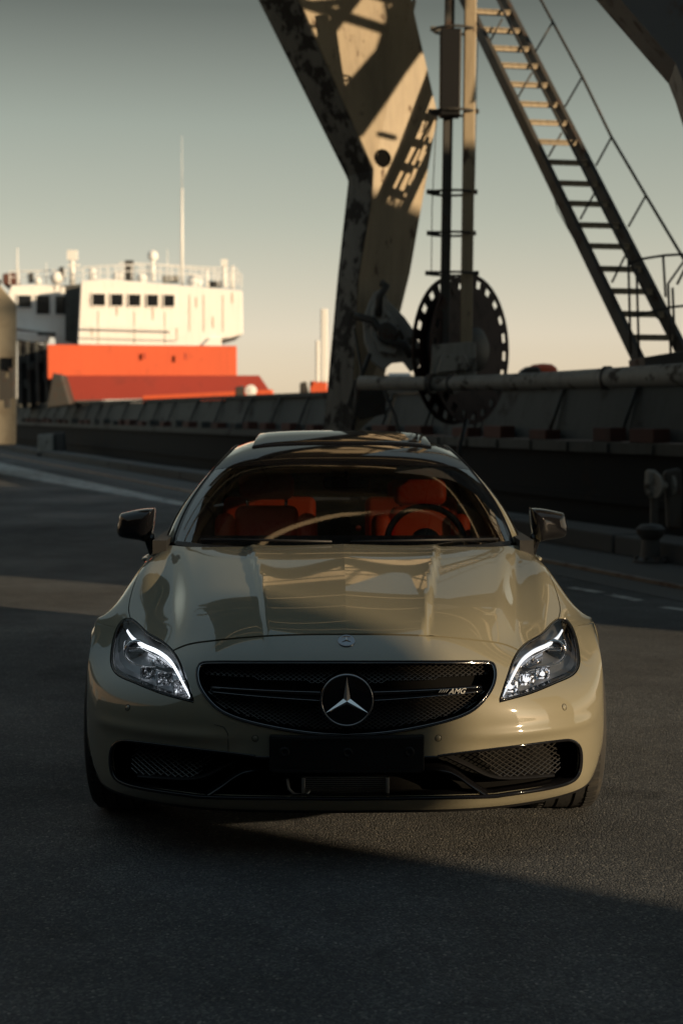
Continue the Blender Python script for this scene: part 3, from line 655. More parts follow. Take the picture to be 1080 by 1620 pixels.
# front block, outline leaning a little inwards, notch under the right wing
front = [(128, 547), (133, 447), (168, 443), (382, 458), (383, 528), (362, 534), (330, 536), (318, 549)]
R5 = rotz(RZ*.5)
def px_rot(pts_, Y, d, name, mat, parent, bv=.05):
    # planar polygon turned to face the sunlit side
    P = [at(x, y, Y) for x, y in pts_]; x0 = sum(p.x for p in P)/len(P); k = math.tan(RZ*.6)
    P = [p + Vector((0, (p.x-x0)*k, 0)) for p in P]
    return bevel(MB().prism(P, (-.13*d, d, 0)).build(name, mat, parent), bv, 1)
px_rot(front, YB, 6, 'front_wall', wht, br)
px_rot([(128, 549), (330, 549), (330, 545), (128, 545)], YB-.2, .5, 'lower_ledge', wht, br)
px_rot([(318, 548), (332, 534), (350, 534), (350, 549)], YB+.2, 3, 'wing_support', wht, br)
def window(x0, y0, x1, y1, Y, parent, bar=True, depth=.14, xr=None):
    P = [at(x, y, Y) for x, y in ((x0, y1), (x1, y1), (x1, y0), (x0, y0))]
    if xr is not None: P = [p + Vector((0, (p.x-xr)*math.tan(RZ*.6)-.03, 0)) for p in P]
    o = MB().prism(P, (0, depth, 0)).build('window', win_m, parent)
    b = MB()
    for i in range(4): b.beam(P[i]+Vector((0, -.03, 0)), P[(i+1) % 4]+Vector((0, -.03, 0)), .05, .05)
    b.build('window_frame', wht, parent); return o
k6 = math.tan(RZ*.6); xm = sum(at(x, 500, YB).x for x, y in front)/len(front)
for x0, x1 in ((150, 171), (178, 198), (205, 225), (233, 252), (259, 277)):
    window(x0, 466, x1, 486, YB, br, xr=xm)
b = MB(); a = at(284, 475, YB-1); 
# seam rows of rivets/rail on the wall
b = MB(); b.beam(at(134, 517, YB-1.3), at(290, 519, YB-.55), .06, .09); b.beam(at(134, 531, YB-1.3), at(300, 533, YB-.5), .04, .05); b.build('wall_moulding', wht, br)
seam_m = pmat('seam_grey', (.5, .46, .40), rough=.7); run_m = pmat('rust_run', (.42, .26, .14), rough=.8)
for x in (160, 215, 262, 300, 322, 352):
    P_ = [at(x, 494 if x < 300 else 466, YB), at(x, 544 if x < 300 else 524, YB)]; P_ = [p + Vector((0, (p.x-xm)*k6-.02, 0)) for p in P_]
    MB().beam(P_[0], P_[1], .035, .03).build('plate_seam', seam_m, br)
for x, y0, y1 in ((188, 487, 500), (243, 487, 506), (310, 470, 486), (336, 500, 518), (366, 462, 478), (150, 520, 534), (280, 520, 538)):
    P_ = [at(x, y0, YB), at(x+.5, y1, YB)]; P_ = [p + Vector((0, (p.x-xm)*k6-.012, 0)) for p in P_]
    MB().beam(P_[0], P_[1], .06, .02).build('rust_streak', run_m, br)
# left block, set back
LW = [(28, 536), (14, 470), (20, 452), (106, 450), (136, 449), (128, 549), (88, 549), (86, 528), (28, 520)]
xl_ = sum(at(x, y, YB+3).x for x, y in LW)/len(LW)
px_rot(LW, YB+3, 5, 'side_wall', wht, br)
for x0, x1, y1 in ((30, 52, 488), (58, 80, 498), (87, 106, 498)): window(x0, 467, x1, y1, YB+3, br, xr=xl_)
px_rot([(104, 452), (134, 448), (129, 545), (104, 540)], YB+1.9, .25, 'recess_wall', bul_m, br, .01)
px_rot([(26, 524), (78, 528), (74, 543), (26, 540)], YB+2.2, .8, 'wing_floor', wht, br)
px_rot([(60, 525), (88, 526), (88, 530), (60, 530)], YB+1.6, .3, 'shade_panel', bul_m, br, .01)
# under structure, dark deck house at left
px_([(28, 536), (80, 548), (80, 645), (28, 645)], 72, 3, 'lower_deckhouse', hull_m, ship)
for (x, y) in ((34, 560), (48, 572), (60, 560), (38, 600), (56, 606), (68, 588)): px_([(x, y+14), (x+7, y+14), (x+7, y), (x, y)], 71.7, .2, 'locker_door', bul_m, ship)
for x in (30, 44, 58, 72): MB().beam(at(x, 540, 71.4), at(x+3, 645, 71.4), .12, .12).build('deck_stanchion', bul_m, ship)
# top railing
def rail(pts, Y, hpx, n, parent=br):
    b = MB(); P = [at(x, y, Y) for x, y in pts]; H = Vector((0, 0, hpx/FPX*Y))
    b.tube([p+H for p in P], .04, 5); b.tube([p+H*.55 for p in P], .025, 5)
    for p, q in zip(P[:-1], P[1:]):
        for i in range(n+1): a = p.lerp(q, i/n); b.tube([a, a+H], .03, 5)
    return b.build('railing', wht, parent)
rail([(16, 450), (132, 447)], YB+4, 20, 8); rail([(132, 445), (235, 440), (382, 456)], YB+2, 22, 8); rail([(190, 442), (376, 452)], YB+5, 26, 10)
# masts, domes, lights on the monkey island
def mast(x, y0, y1, r, top=None, mat=wht, Y=YB+3, taper=.6, nm='mast'):
    MB().tube([at(x, y1, Y), at(x, y0, Y)], [r, r*taper], 8).build(nm, mat, br, smooth=True)
mast(288, 298, 452, .09); mast(288, 215, 300, .02, taper=.4, nm='whip_aerial')
mast(242, 405, 445, .14); MB().lathe([(0, -.3), (.24, -.18), (.28, 0), (.22, .2), (0, .3)], at(242, 405, YB+3), (0, 0, 1), 14).build('radar_dome', wht, br, smooth=True)
mast(115, 398, 450, .16); b = MB().box(at(115, 404, YB+3), (.5, .3, .5)); b.box(at(117, 420, YB+3), (.6, .2, .12)); b.build('mast_head', wht, br)
mast(355, 415, 455, .16); mast(368, 420, 457, .12); mast(28, 392, 450, .05, nm='whip_aerial'); mast(265, 394, 445, .03, nm='whip_aerial')
mast(147, 425, 447, .2, taper=.9); mast(74, 415, 450, .03, nm='whip_aerial'); mast(328, 425, 455, .1)
b = MB().box(at(205, 428, YB+3), (.4, .4, 1.0)); b.build('searchlight', M['crane_steel'], br)
b = MB().box(at(355, 416, YB+3), (.3, .3, .35)); b.build('mast_lamp', wht, br)
for x, y, r in ((90, 440, .35), (187, 438, .3), (308, 446, .42), (60, 445, .2), (225, 441, .3)):
    MB().lathe([(0, -r), (r*.75, -r*.7), (r, 0), (r*.7, r*.7), (0, r)], at(x, y, YB+3), (0, 0, 1), 14).build('radar_dome', wht, br, smooth=True)
b = MB(); b.box(at(270, 442, YB+4), (.8, .4, .35)); b.build('deck_equipment', M['crane_rough'], br)
b = MB(); b.box(at(98, 432, YB+4), (.2, .3, .6)); b.box(at(50, 440, YB+4), (.18, .3, .5)); b.box(at(340, 450, YB+4), (.6, .4, .3)); b.build('deck_equipment', M['crane_steel'], br)
# funnel casing behind
px_rot([(5, 450), (5, 433), (24, 431), (28, 452)], YB+9, 3, 'funnel', deck_m, br)
# the lifebuoy coloured bit seen through the last window, small
# ------------------------------------------------------------------ left edge building
hb_m = wear(pmat('harbour_hut_render', (.36, .32, .24), rough=.9), (.34, .30, .225), (.2, .16, .11), scale=1.6, amount=.5, soft=.25, bump=.2, fine=14)
hut = empty('harbour_building', ground_at(0, 740), 'tan building with sloping roof cut off by the left edge of the photo', 'building')
Yt = 37.0
bevel(MB().prism([at(x, y, Yt) for x, y in ((-170, 704), (-170, 400), (-2, 448), (27, 482), (26, 704))], (-1.3, 5, 0)).build('wall', hb_m, hut), .03, 1)
b = MB(); b.beam(at(-175, 396, Yt-.2), at(-1, 446, Yt-.2), .5, .12); b.build('roof_edge', M['concrete'], hut)
for x0, y0, x1, y1 in ((-60, 565, -30, 600), (2, 566, 20, 588)): 
    P = [at(x, y, Yt-.04) for x, y in ((x0, y1), (x1, y1), (x1, y0), (x0, y0))]; MB().prism(P, (0, .1, 0)).build('window', win_m, hut)
b = MB(); 
for i, (x, y) in enumerate(((4, 610), (12, 622), (20, 606))): b.box(at(x, y, Yt-.5), (.12, .2, .7))
b.build('pipe', M['crane_steel'], hut)
# crates / bollards / fixtures on the quay
def bollard(p, label, mat=None, sc=1.0):
    r = empty('mooring_bollard', p, label, 'bollard')
    MB().lathe([(0, 0), (.26*sc, 0), (.26*sc, .04*sc), (.15*sc, .08*sc), (.13*sc, .34*sc), (.2*sc, .42*sc), (.22*sc, .5*sc), (.15*sc, .56*sc), (0, .58*sc)], p, (0, 0, 1), 24).build('post', mat or M['crane_rough'], r, ang=40)
    b = MB()
    for k in range(6):
        t = k*math.pi/3; b.lathe([(0, .02), (.025, .02), (.025, .07), (0, .07)], Vector(p)+Vector((math.cos(t)*.21*sc, math.sin(t)*.21*sc, 0)), (0, 0, 1), 6)
    b.build('bolt', M['crane_steel'], r)
    return r
bollard(quay(8.35, 14.0, .004), 'low dark mooring bollard on the quay below the pale winch', M['crane_steel'], sc=.7)
# pale winch-like frame at the quay, right
def fixture(Y, name, label, cat, items):
    p = items[0][0]; r = empty(name, (at(p[0], p[1], Y).x, Y, 0), label, cat); return r
wn = empty('mooring_winch', (at(1045, 770, 17.6).x, 17.6, .2), 'pale mottled mooring winch on the quay edge near the right side of the photo', 'winch')
px_([(1020, 772), (1022, 742), (1040, 744), (1046, 766), (1038, 790), (1024, 788)], 17.55, .1, 'side_plate', M['crane_rough'], wn)
px_([(1050, 746), (1078, 740), (1082, 790), (1078, 838), (1056, 838), (1054, 792)], 17.5, .15, 'housing', M['crane_steel'], wn)
MB().lathe([(0, -.1), (.14, -.1), (.14, -.07), (.06, -.06), (.06, .06), (.14, .07), (.14, .1), (0, .1)], at(1048, 768, 17.55), (1, .3, 0), 18).build('drum', M['crane_rough'], wn, ang=40)
MB().beam(at(1034, 788, 17.6), Vector((at(1034, 788, 17.6).x, 17.6, .1)), .08, .08).build('bracket', M['crane_steel'], wn)
# small white signal box and posts at the left, by the quay
cb = empty('switch_box', ground_at(82, 722), 'small pale metal switch box standing on posts by the quay at left', 'box')
Yc = ground_at(82, 722).y
px_([(60, 716), (60, 688), (84, 686), (84, 718)], Yc, .6, 'box_door', M['crane_rough'], cb)
px_([(86, 684), (100, 684), (102, 720), (88, 720)], Yc+.2, .5, 'box_body', M['concrete'], cb)
px_([(58, 722), (58, 716), (104, 716), (104, 722)], Yc-.1, .9, 'foot', M['crane_steel'], cb)
# ------------------------------------------------------------------ the car
CXO, CYO, ZO = .018, 5.18, .04
car = empty('parked_car', (CXO, CYO, 0), 'sand beige four door coupe with black grille and lit headlight strips facing the camera', 'car')
def cw(p): return Vector((p[0]+CXO, p[1]+CYO, p[2]+ZO))
def Yl(y): return y+CYO
# --- surface helper: cubic B-spline through (nearly) a net of points
class Surf:
    def __init__(s, Q, disp=None, it=3):
        s.Q = np.array(Q, float); s.R, s.C = s.Q.shape[:2]; P = s.Q.copy(); s.disp = None
        jj, ii = np.meshgrid(np.arange(s.C), np.arange(s.R))
        s.P = P
        for _ in range(it): s.P = s.P + (s.Q - s.ev(jj.astype(float).ravel(), ii.astype(float).ravel()).reshape(s.R, s.C, 3))
        s.disp = disp
    def ev(s, S, T):
        P = s.P; P = np.concatenate([2*P[:1]-P[1:2], P, 2*P[-1:]-P[-2:-1]], 0); P = np.concatenate([2*P[:, :1]-P[:, 1:2], P, 2*P[:, -1:]-P[:, -2:-1]], 1)
        S = np.clip(np.asarray(S, float), 0, s.C-1); T = np.clip(np.asarray(T, float), 0, s.R-1)
        i = np.minimum(np.floor(T).astype(int), s.R-2); j = np.minimum(np.floor(S).astype(int), s.C-2); u = T-i; v = S-j
        def B(t): return np.stack([(1-t)**3, 3*t**3-6*t**2+4, -3*t**3+3*t**2+3*t+1, t**3])/6
        bu = B(u); bv = B(v); o = np.zeros((len(S), 3))
        for a in range(4):
            for b_ in range(4): o += (bu[a]*bv[b_])[:, None]*P[i+a, j+b_]
        if s.disp is not None: o = s.disp(o, S, T)
        return o
    def nrm(s, S, T, h=.012):
        S = np.asarray(S, float); T = np.asarray(T, float)
        s0 = np.clip(S-h, 0, s.C-1); s1 = np.clip(S+h, 0, s.C-1); t0 = np.clip(T-h, 0, s.R-1); t1 = np.clip(T+h, 0, s.R-1)
        n = np.cross(s.ev(s1, T)-s.ev(s0, T), s.ev(S, t1)-s.ev(S, t0)); n /= np.linalg.norm(n, axis=1)[:, None]+1e-12
        return n
    def bvh(s, k=12):
        a = np.linspace(0, s.C-1, (s.C-1)*k+1); b = np.linspace(0, s.R-1, (s.R-1)*k+1); A, B = np.meshgrid(a, b)
        s.bp = s.ev(A.ravel(), B.ravel()); s.nc = len(a); s.k = k
        F = [(r*s.nc+c, r*s.nc+c+1, (r+1)*s.nc+c+1, (r+1)*s.nc+c) for r in range(len(b)-1) for c in range(s.nc-1)]
        s.tree = BVHTree.FromPolygons([Vector(p) for p in s.bp], F); return s
    def hit(s, o, d):
        """ray in car space -> (s,t)"""
        h = s.tree.ray_cast(o, d)
        if h[0] is None:
            # closest: march along the ray
            best = None
            for t in np.linspace(3.5, 9, 120):
                n = s.tree.find_nearest(o+d*t)
                if n[0] is not None and (best is None or n[3] < best[3]): best = n
            h = best
        idx = h[2]; r = idx//(s.nc-1); c = idx % (s.nc-1); S, T = (c+.5)/s.k, (r+.5)/s.k; p = np.array(h[0])
        for _ in range(6):
            e_ = 1e-3; q = s.ev([S, S+e_, S], [T, T, T+e_]); J = np.stack([(q[1]-q[0])/e_, (q[2]-q[0])/e_], 1)
            dlt, *_r = np.linalg.lstsq(J, p-q[0], rcond=None); S = min(max(S+dlt[0], 0), s.C-1); T = min(max(T+dlt[1], 0), s.R-1)
        return S, T
    def px(s, x, y):
        o = Vector((-CXO, -CYO, CAMH-ZO)); d = (at(x, y, 1)-Vector((0, 0, CAMH))).normalized(); return s.hit(o, d)
def inpoly(poly, X, Y):
    X = np.asarray(X); Y = np.asarray(Y); c = np.zeros(X.shape, bool); n = len(poly)
    for i in range(n):
        x0, y0 = poly[i]; x1, y1 = poly[(i+1) % n]
        if y0 == y1: continue
        k = ((y0 > Y) != (y1 > Y)) & (X < (x1-x0)*(Y-y0)/(y1-y0)+x0); c ^= k
    return c
def smooth_path(pts, n=6, closed=False):
    """Catmull-Rom"""
    P = [np.array(p, float) for p in pts]; m = len(P); o = []
    for i in range(m if closed else m-1):
        p1, p2 = P[i], P[(i+1) % m]; p0 = P[(i-1) % m] if (closed or i) else p1; p3 = P[(i+2) % m] if (closed or i < m-2) else p2
        for k in range(n):
            t = k/n; o.append(.5*(2*p1+(p2-p0)*t+(2*p0-5*p1+4*p2-p3)*t*t+(3*p1-p0-3*p2+p3)*t**3))
    if not closed: o.append(P[-1])
    return [tuple(q) for q in o]
def offset_px(pts, d, closed=True):
    P = np.array(pts, float); m = len(P); o = []
    area = sum(P[i][0]*P[(i+1) % m][1]-P[(i+1) % m][0]*P[i][1] for i in range(m))/2 if closed else 1
    for i in range(m):
        a = P[(i-1) % m] if (closed or i) else P[i]; c = P[(i+1) % m] if (closed or i < m-1) else P[i]
        t = c-a; t = t/(np.linalg.norm(t)+1e-9); nn = np.array([t[1], -t[0]])*(1 if area > 0 else -1); o.append(tuple(P[i]+nn*d))
    return o
# --- control net of the front half shell (x, y back from the nose, z)
def row(xs, ys, zs):
    if not hasattr(zs, '__len__'): zs = [zs]*len(xs)
    return [(x, y, z) for x, y, z in zip(xs, ys, zs)]
NET = [
 row([0,.18,.36,.52,.66,.78,.86,.90,.92,.928],[.03,.035,.055,.095,.16,.25,.335,.41,.46,.50],[.149,.149,.147,.147,.149,.151,.158,.172,.186,.196]),
 row([0,.18,.36,.52,.665,.785,.87,.92,.94,.95],[0,.005,.024,.065,.13,.225,.33,.42,.475,.505],[.205,.205,.203,.203,.205,.208,.218,.234,.248,.255]),
 row([0,.18,.36,.525,.675,.80,.885,.93,.95,.958],[.01,.015,.036,.078,.145,.238,.34,.43,.48,.505],[.33,.33,.33,.33,.335,.34,.345,.35,.35,.35]),
 row([0,.18,.36,.53,.68,.805,.89,.936,.954,.961],[0,.006,.030,.074,.146,.245,.352,.445,.50,.53],[.44,.44,.44,.44,.44,.44,.445,.445,.45,.455]),
 row([0,.18,.36,.53,.68,.80,.885,.935,.957,.964],[.012,.018,.045,.098,.185,.295,.405,.495,.55,.575],[.54,.54,.54,.535,.53,.53,.53,.53,.53,.535]),
 row([0,.18,.36,.52,.65,.77,.865,.927,.956,.965],[.06,.066,.095,.165,.27,.415,.54,.60,.63,.64],[.655,.655,.648,.63,.612,.602,.60,.60,.60,.602]),
 row([0,.18,.36,.51,.64,.76,.85,.915,.952,.965],[.17,.176,.205,.285,.42,.58,.69,.745,.77,.775],[.742,.738,.727,.70,.67,.665,.668,.672,.676,.682]),
 row([0,.19,.375,.54,.66,.77,.855,.915,.952,.965],[.40,.406,.43,.50,.62,.75,.84,.88,.89,.90],[.822,.815,.806,.775,.728,.715,.715,.71,.705,.70]),
 row([0,.20,.39,.56,.67,.77,.855,.912,.948,.962],[.68,.686,.71,.77,.86,.96,1.02,1.05,1.06,1.06],[.880,.871,.860,.834,.788,.778,.772,.745,.70,.645]),
 row([0,.20,.40,.57,.685,.78,.855,.91,.945,.958],[.95,.955,.98,1.03,1.11,1.18,1.20,1.19,1.18,1.17],[.918,.909,.899,.879,.845,.838,.822,.76,.66,.54]),
 row([0,.20,.40,.575,.695,.785,.85,.905,.94,.955],[1.18,1.185,1.21,1.26,1.34,1.42,1.40,1.35,1.29,1.23],[.939,.931,.923,.909,.888,.884,.85,.77,.6,.40]),
 row([0,.20,.40,.58,.70,.785,.85,.905,.94,.945],[1.36,1.365,1.40,1.47,1.56,1.66,1.62,1.52,1.45,1.42],[.950,.943,.936,.928,.922,.916,.87,.78,.55,.25]),
]
def sstep(x, a, b): t = np.clip((x-a)/(b-a), 0, 1); return t*t*(3-2*t)
def disp(o, S, T):
    x, y, z = o[:, 0].copy(), o[:, 1].copy(), o[:, 2].copy()
    # raised power-dome edge running back over the bonnet
    xr = .262 + .125*np.clip((y-.13)/1.2, 0, 1); dx = x-xr; fade = sstep(y, .08, .20)*(1-.4*sstep(y, 1.15, 1.35))*(z > .6)
    up = np.where(dx < 0, np.exp(dx/.075), np.exp(-dx/.018)*0+ (1-sstep(dx, 0, .028)))
    o[:, 2] = z + .015*up*fade
    # shoulder line between bonnet and wing: a valley with a crisp inner edge, then the rounded wing crown
    xv = np.interp(y, [.38, .8, 1.2, 1.5], [.615, .665, .71, .745]); dv_ = x-xv; f2 = sstep(y, .30, .55)*(z > .62)*(1-sstep(y, 1.35, 1.6))
    o[:, 2] += f2*(-.010*np.exp(-(np.abs(dv_)/.030)**1.4) + .006*np.exp(-((dv_+.055)/.035)**2) + .012*np.exp(-((dv_-.11)/.055)**2))
    # ledge above the lower intake
    f = np.exp(-((z-.400)/.022)**2)*sstep(x, .30, .55)*(1-sstep(x, .86, .93))*(T < 4); o[:, 1] = o[:, 1] - .010*f
    # splitter lip edge
    f = np.exp(-((z-.20)/.02)**2)*(T < 1.6)*(1-sstep(x, .7, .9)); o[:, 1] = o[:, 1] - .012*f
    return o
SH = Surf(NET, disp).bvh(14)
RX = lambda x: x
def st(pts, clamp0=False):
    o = []
    for x, y in pts:
        S, T = SH.px(max(x, 550.3), y) if not clamp0 else SH.px(max(x, 550.3), y)
        if x <= 549.5: S = 0.0
        o.append((S, T))
    return o
# --- outlines in photo pixels (right half of the car in the picture)
grille_c = smooth_path([(545, 1045), (650, 1045), (700, 1045), (760, 1045), (777, 1047), (784, 1054), (786, 1070), (781, 1089), (766, 1111), (744, 1129), (708, 1143), (655, 1155), (600, 1163), (545, 1166)], 5)
head_c = smooth_path([(790, 1110), (796, 1092), (804, 1068), (812, 1046), (822, 1029), (838, 1014), (860, 1001), (874, 987), (884, 979)], 4)[:-1] + smooth_path([(884, 979), (896, 980), (906, 992), (913, 1012), (917, 1036), (916, 1054), (906, 1068), (880, 1080), (838, 1097), (790, 1110)], 4)[:-1]
lower_c = smooth_path([(545, 1196), (680, 1196), (700, 1193), (800, 1181), (880, 1171), (905, 1170), (919, 1180), (923, 1200), (919, 1226), (903, 1241), (866, 1251), (800, 1261), (770, 1264), (660, 1266), (545, 1267)], 5)
hoodgap = smooth_path([(545, 1003.5), (620, 1004), (690, 1007), (755, 1013), (796, 1019), (823, 1030)], 5)
fendgap = smooth_path([(885, 980), (888, 962), (881, 932), (868, 902), (850, 876), (829, 858)], 5)
hood_poly = hoodgap[:-1] + smooth_path([(821, 1031), (838, 1014), (860, 1001), (874, 987), (887, 979)], 4)[:-1] + fendgap + [(780, 855), (545, 850)]
seam = [(905, 991), (922, 995), (942, 1003)]
G = {'grille': st(grille_c), 'head': st(head_c), 'lower': st(lower_c)}
def band(pts, w_):
    a = st(offset_px(pts, w_, False)); c = st(offset_px(pts, -w_, False)); return a + c[::-1]
hg = band(hoodgap, 1.35)
fs_ = [p for p, q in zip(st(fendgap), fendgap) if q[1] > 886]; fs_.append((fs_[-1][0]+.12, SH.R-1.0))
fg = [(p[0]-.028, p[1]) for p in fs_] + [(p[0]+.028, p[1]) for p in fs_][::-1]
_ss = SH.px(905, 993); sm = [_ss, (9.0, _ss[1])]; smb = [(s_, t_+.012) for s_, t_ in sm] + [] + [(s_, t_-.012) for s_, t_ in sm][::-1]
hd_o = st(offset_px(head_c, 2.0))
hood_st = [p for p in st(hoodgap)] + st(smooth_path([(823, 1030), (838, 1014), (860, 1001), (874, 987), (887, 979)], 4))[1:-1] + fs_ + [(fs_[-1][0], SH.R-1.0), (0.0, SH.R-1.0)]
seam_t = sm[-1][1]
fend_st = [(p[0], p[1]) for p in fs_][::-1] + [sm[0], sm[1]] + [(9.0, SH.R-1.0), (fs_[-1][0], SH.R-1.0)]
# --- triangulate the whole domain once with every outline as a constraint
def dom_tri(surf, polys, kx=14, ky=14, s0=0, t0=0, s1=None, t1=None):
    s1 = surf.C-1 if s1 is None else s1; t1 = surf.R-1 if t1 is None else t1
    pts = []; ed = []
    ns = int((s1-s0)*kx); ntt = int((t1-t0)*ky)
    for i in range(ntt+1):
        for j in range(ns+1): pts.append((s0+(s1-s0)*j/ns, t0+(t1-t0)*i/ntt))
    W = ns+1
    # outer border is constraint
    for i in range(ntt): ed += [(i*W, (i+1)*W), (i*W+ns, (i+1)*W+ns)]
    for j in range(ns): ed += [(j, j+1), (ntt*W+j, ntt*W+j+1)]
    for poly in polys:
        b0 = len(pts); n = len(poly)
        for p in poly: pts.append((min(max(p[0], s0), s1), min(max(p[1], t0), t1)))
        ed += [(b0+i, b0+(i+1) % n) for i in range(n)]
    r = delaunay_2d_cdt([Vector(p) for p in pts], ed, [], 0, 1e-5)
    V = np.array([(v.x, v.y) for v in r[0]]); F = np.array([f for f in r[2] if len(f) == 3]); return V, F
V, F = dom_tri(SH, [G['grille'], hd_o, G['lower'], hg, fg, smb, hood_st, fend_st])
cen = V[F].mean(1)
def isin(p): return inpoly(p, cen[:, 0], cen[:, 1])
hole = isin(G['grille']) | isin(hd_o) | isin(G['lower']) | isin(hg) | isin(fg) | isin(smb)
ishood = isin(hood_st) & ~hole; isf = isin(fend_st) & ~hole & ~ishood; isb = ~hole & ~ishood & ~isf
PV = SH.ev(V[:, 0], V[:, 1]); NV = SH.nrm(V[:, 0], V[:, 1])
if NV[np.argmin(abs(V[:, 0]-2)+abs(V[:, 1]-9))][2] < 0: NV = -NV; flipF = True
else: flipF = False
def panel(name, mask, sides, parent=car, mat=None, flange=.022, weld=False):
    res = []
    for sd in sides:
        f = F[mask]; used = np.unique(f); mp = -np.ones(len(V), int); mp[used] = np.arange(len(used)); f = mp[f]
        P = PV[used].copy(); Nn = NV[used].copy(); P[:, 0] *= sd; Nn[:, 0] *= sd
        # orientation
        if (flipF) != (sd < 0): f = f[:, ::-1]
        res.append((P, Nn, f, used))
    verts = []; norms = []; faces = []
    for P, Nn, f, used in res:
        b0 = len(verts); verts += [cw(p) for p in P]; norms += list(Nn); faces += [tuple(int(i)+b0 for i in q) for q in f]
        cnt = {}
        for q in f:
            for a, c in ((q[0], q[1]), (q[1], q[2]), (q[2], q[0])):
                k_ = (min(a, c), max(a, c)); cnt.setdefault(k_, []).append((a, c))
        S0 = V[used][:, 0]
        for k_, e_ in cnt.items():
            if len(e_) == 1:
                a, c = e_[0]
                if S0[a] < 1e-6 and S0[c] < 1e-6: continue
                i0 = len(verts); pa, pc = P[a], P[c]; na, nc_ = Nn[a], Nn[c]
                t_ = (pc-pa); nf = np.cross(t_, na); nf /= np.linalg.norm(nf)+1e-9
                verts += [cw(pa), cw(pc), cw(pc-nc_*flange), cw(pa-na*flange)]; norms += [nf]*4; faces.append((i0+1, i0, i0+3, i0+2))
    return mk(name, verts, faces, mat or M['paint'], parent, normals=norms)
panel('bonnet', ishood, (1, -1)); bump = panel('front_bumper', isb, (1, -1))
panel('front_wing', isf, (1,)); panel('front_wing', isf, (-1,))
# dark inner liner
Vc, Fc = dom_tri(SH, [G['grille'], hd_o, G['lower']], 5, 5); cc = Vc[Fc].mean(1)
ok = ~(inpoly(G['grille'], cc[:, 0], cc[:, 1]) | inpoly(hd_o, cc[:, 0], cc[:, 1]) | inpoly(G['lower'], cc[:, 0], cc[:, 1]))
Pc = SH.ev(Vc[:, 0], Vc[:, 1]); Nc = SH.nrm(Vc[:, 0], Vc[:, 1]); Nc = -Nc if flipF else Nc; Pc = Pc - Nc*.026
vs = [cw(p) for p in Pc] + [cw((-p[0], p[1], p[2])) for p in Pc]; n0 = len(Pc)
mk('inner_liner', vs, [tuple(int(i) for i in f) for f in Fc[ok]] + [tuple(int(i)+n0 for i in f) for f in Fc[ok]], M['void'], car)
# under-lip: closes the shell below
lp = SH.ev(np.linspace(0, 9, 46), np.zeros(46)); vs = []; fs = []
for sd in (1, -1):
    b0 = len(vs)
    for p in lp:
        q = Vector((p[0]*sd, p[1], p[2])); vs += [cw(q), cw(q+Vector((0, .012, -.012))), cw((p[0]*sd*.93, p[1]+.30, .17+.02))]
    for i in range(45): 
        for k_ in range(2): fs.append((b0+i*3+k_, b0+(i+1)*3+k_, b0+(i+1)*3+k_+1, b0+i*3+k_+1))
mk('undertray', vs, fs, M['satin_black'], car)
# --- openings: tunnel + back wall.  polys in (s,t)
def bucket(name, poly, depth, mat, sd, shrink=.96, parent=car, lift=0.0, direction=(0, 1, 0)):
    P = SH.ev([p[0] for p in poly], [p[1] for p in poly]); c = P.mean(0); c[1] = 0
    D = np.array(direction)*depth; Bk = P.copy(); Bk[:, 0] = c[0]+(P[:, 0]-c[0])*shrink if c[0] > .3 and min(p[0] for p in poly) > .01 else P[:, 0]*shrink
    Bk[:, 2] = c[2]+(P[:, 2]-c[2])*shrink; Bk = Bk + D
    n = len(P); vs = []; fs = []
    for p in list(P)+list(Bk): vs.append(cw((p[0]*sd, p[1], p[2])))
    for i in range(n): fs.append((i, (i+1) % n, n+(i+1) % n, n+i))
    # skip the wall on the centre line
    fs = [f for f in fs if not (abs(vs[f[0]].x-CXO) < 1e-5 and abs(vs[f[1]].x-CXO) < 1e-5)]
    Vb, Fb = dom_tri(SH, [poly], 5, 5); cb_ = Vb[Fb].mean(1); okb = inpoly(poly, cb_[:, 0], cb_[:, 1]); Pb = SH.ev(Vb[:, 0], Vb[:, 1]) + D*.97
    b0 = len(vs); vs += [cw((p[0]*sd, p[1], p[2])) for p in Pb]; fs += [tuple(int(i)+b0 for i in f) for f in Fb[okb]]
    return mk(name, vs, fs, mat, parent)
def ring(name, c_out, c_in, mat, sides, lift=.004, inward=.03, parent=car, d0=0.0):
    """raised trim band between two pixel outlines (same number of points), lying on the shell"""
    A = st(c_out); B = st(c_in); n = len(A); vs = []; fs = []; o_ = None
    Pa = SH.ev(*np.array(A).T); Pb = SH.ev(*np.array(B).T); Na = SH.nrm(*np.array(A).T); Nb = SH.nrm(*np.array(B).T)
    if flipF: Na, Nb = -Na, -Nb
    closed = not (A[0][0] < 1e-6 and A[-1][0] < 1e-6)
    for sd in sides:
        b0 = len(vs)
        for i in range(n):
            m_ = (Pa[i]+Pb[i])/2+Na[i]*lift
            for p in (Pa[i]-Na[i]*.004+np.array([0, d0, 0]), Pa[i]*.85+Pb[i]*.15+Na[i]*lift*.85+np.array([0, d0, 0]), m_+np.array([0, d0, 0]), Pa[i]*.15+Pb[i]*.85+Nb[i]*lift*.6+np.array([0, d0, 0]), Pb[i]-Nb[i]*.002+np.array([0, d0, 0]), Pb[i]+np.array([0, inward+d0, 0])):
                vs.append(cw((p[0]*sd, p[1], p[2])))
        for i in range(n if closed else n-1):
            j = (i+1) % n
            for k_ in range(5): fs.append((b0+i*6+k_, b0+j*6+k_, b0+j*6+k_+1, b0+i*6+k_+1))
    bb = MB().add(vs, fs); return bb.build(name, mat, parent, smooth=True)
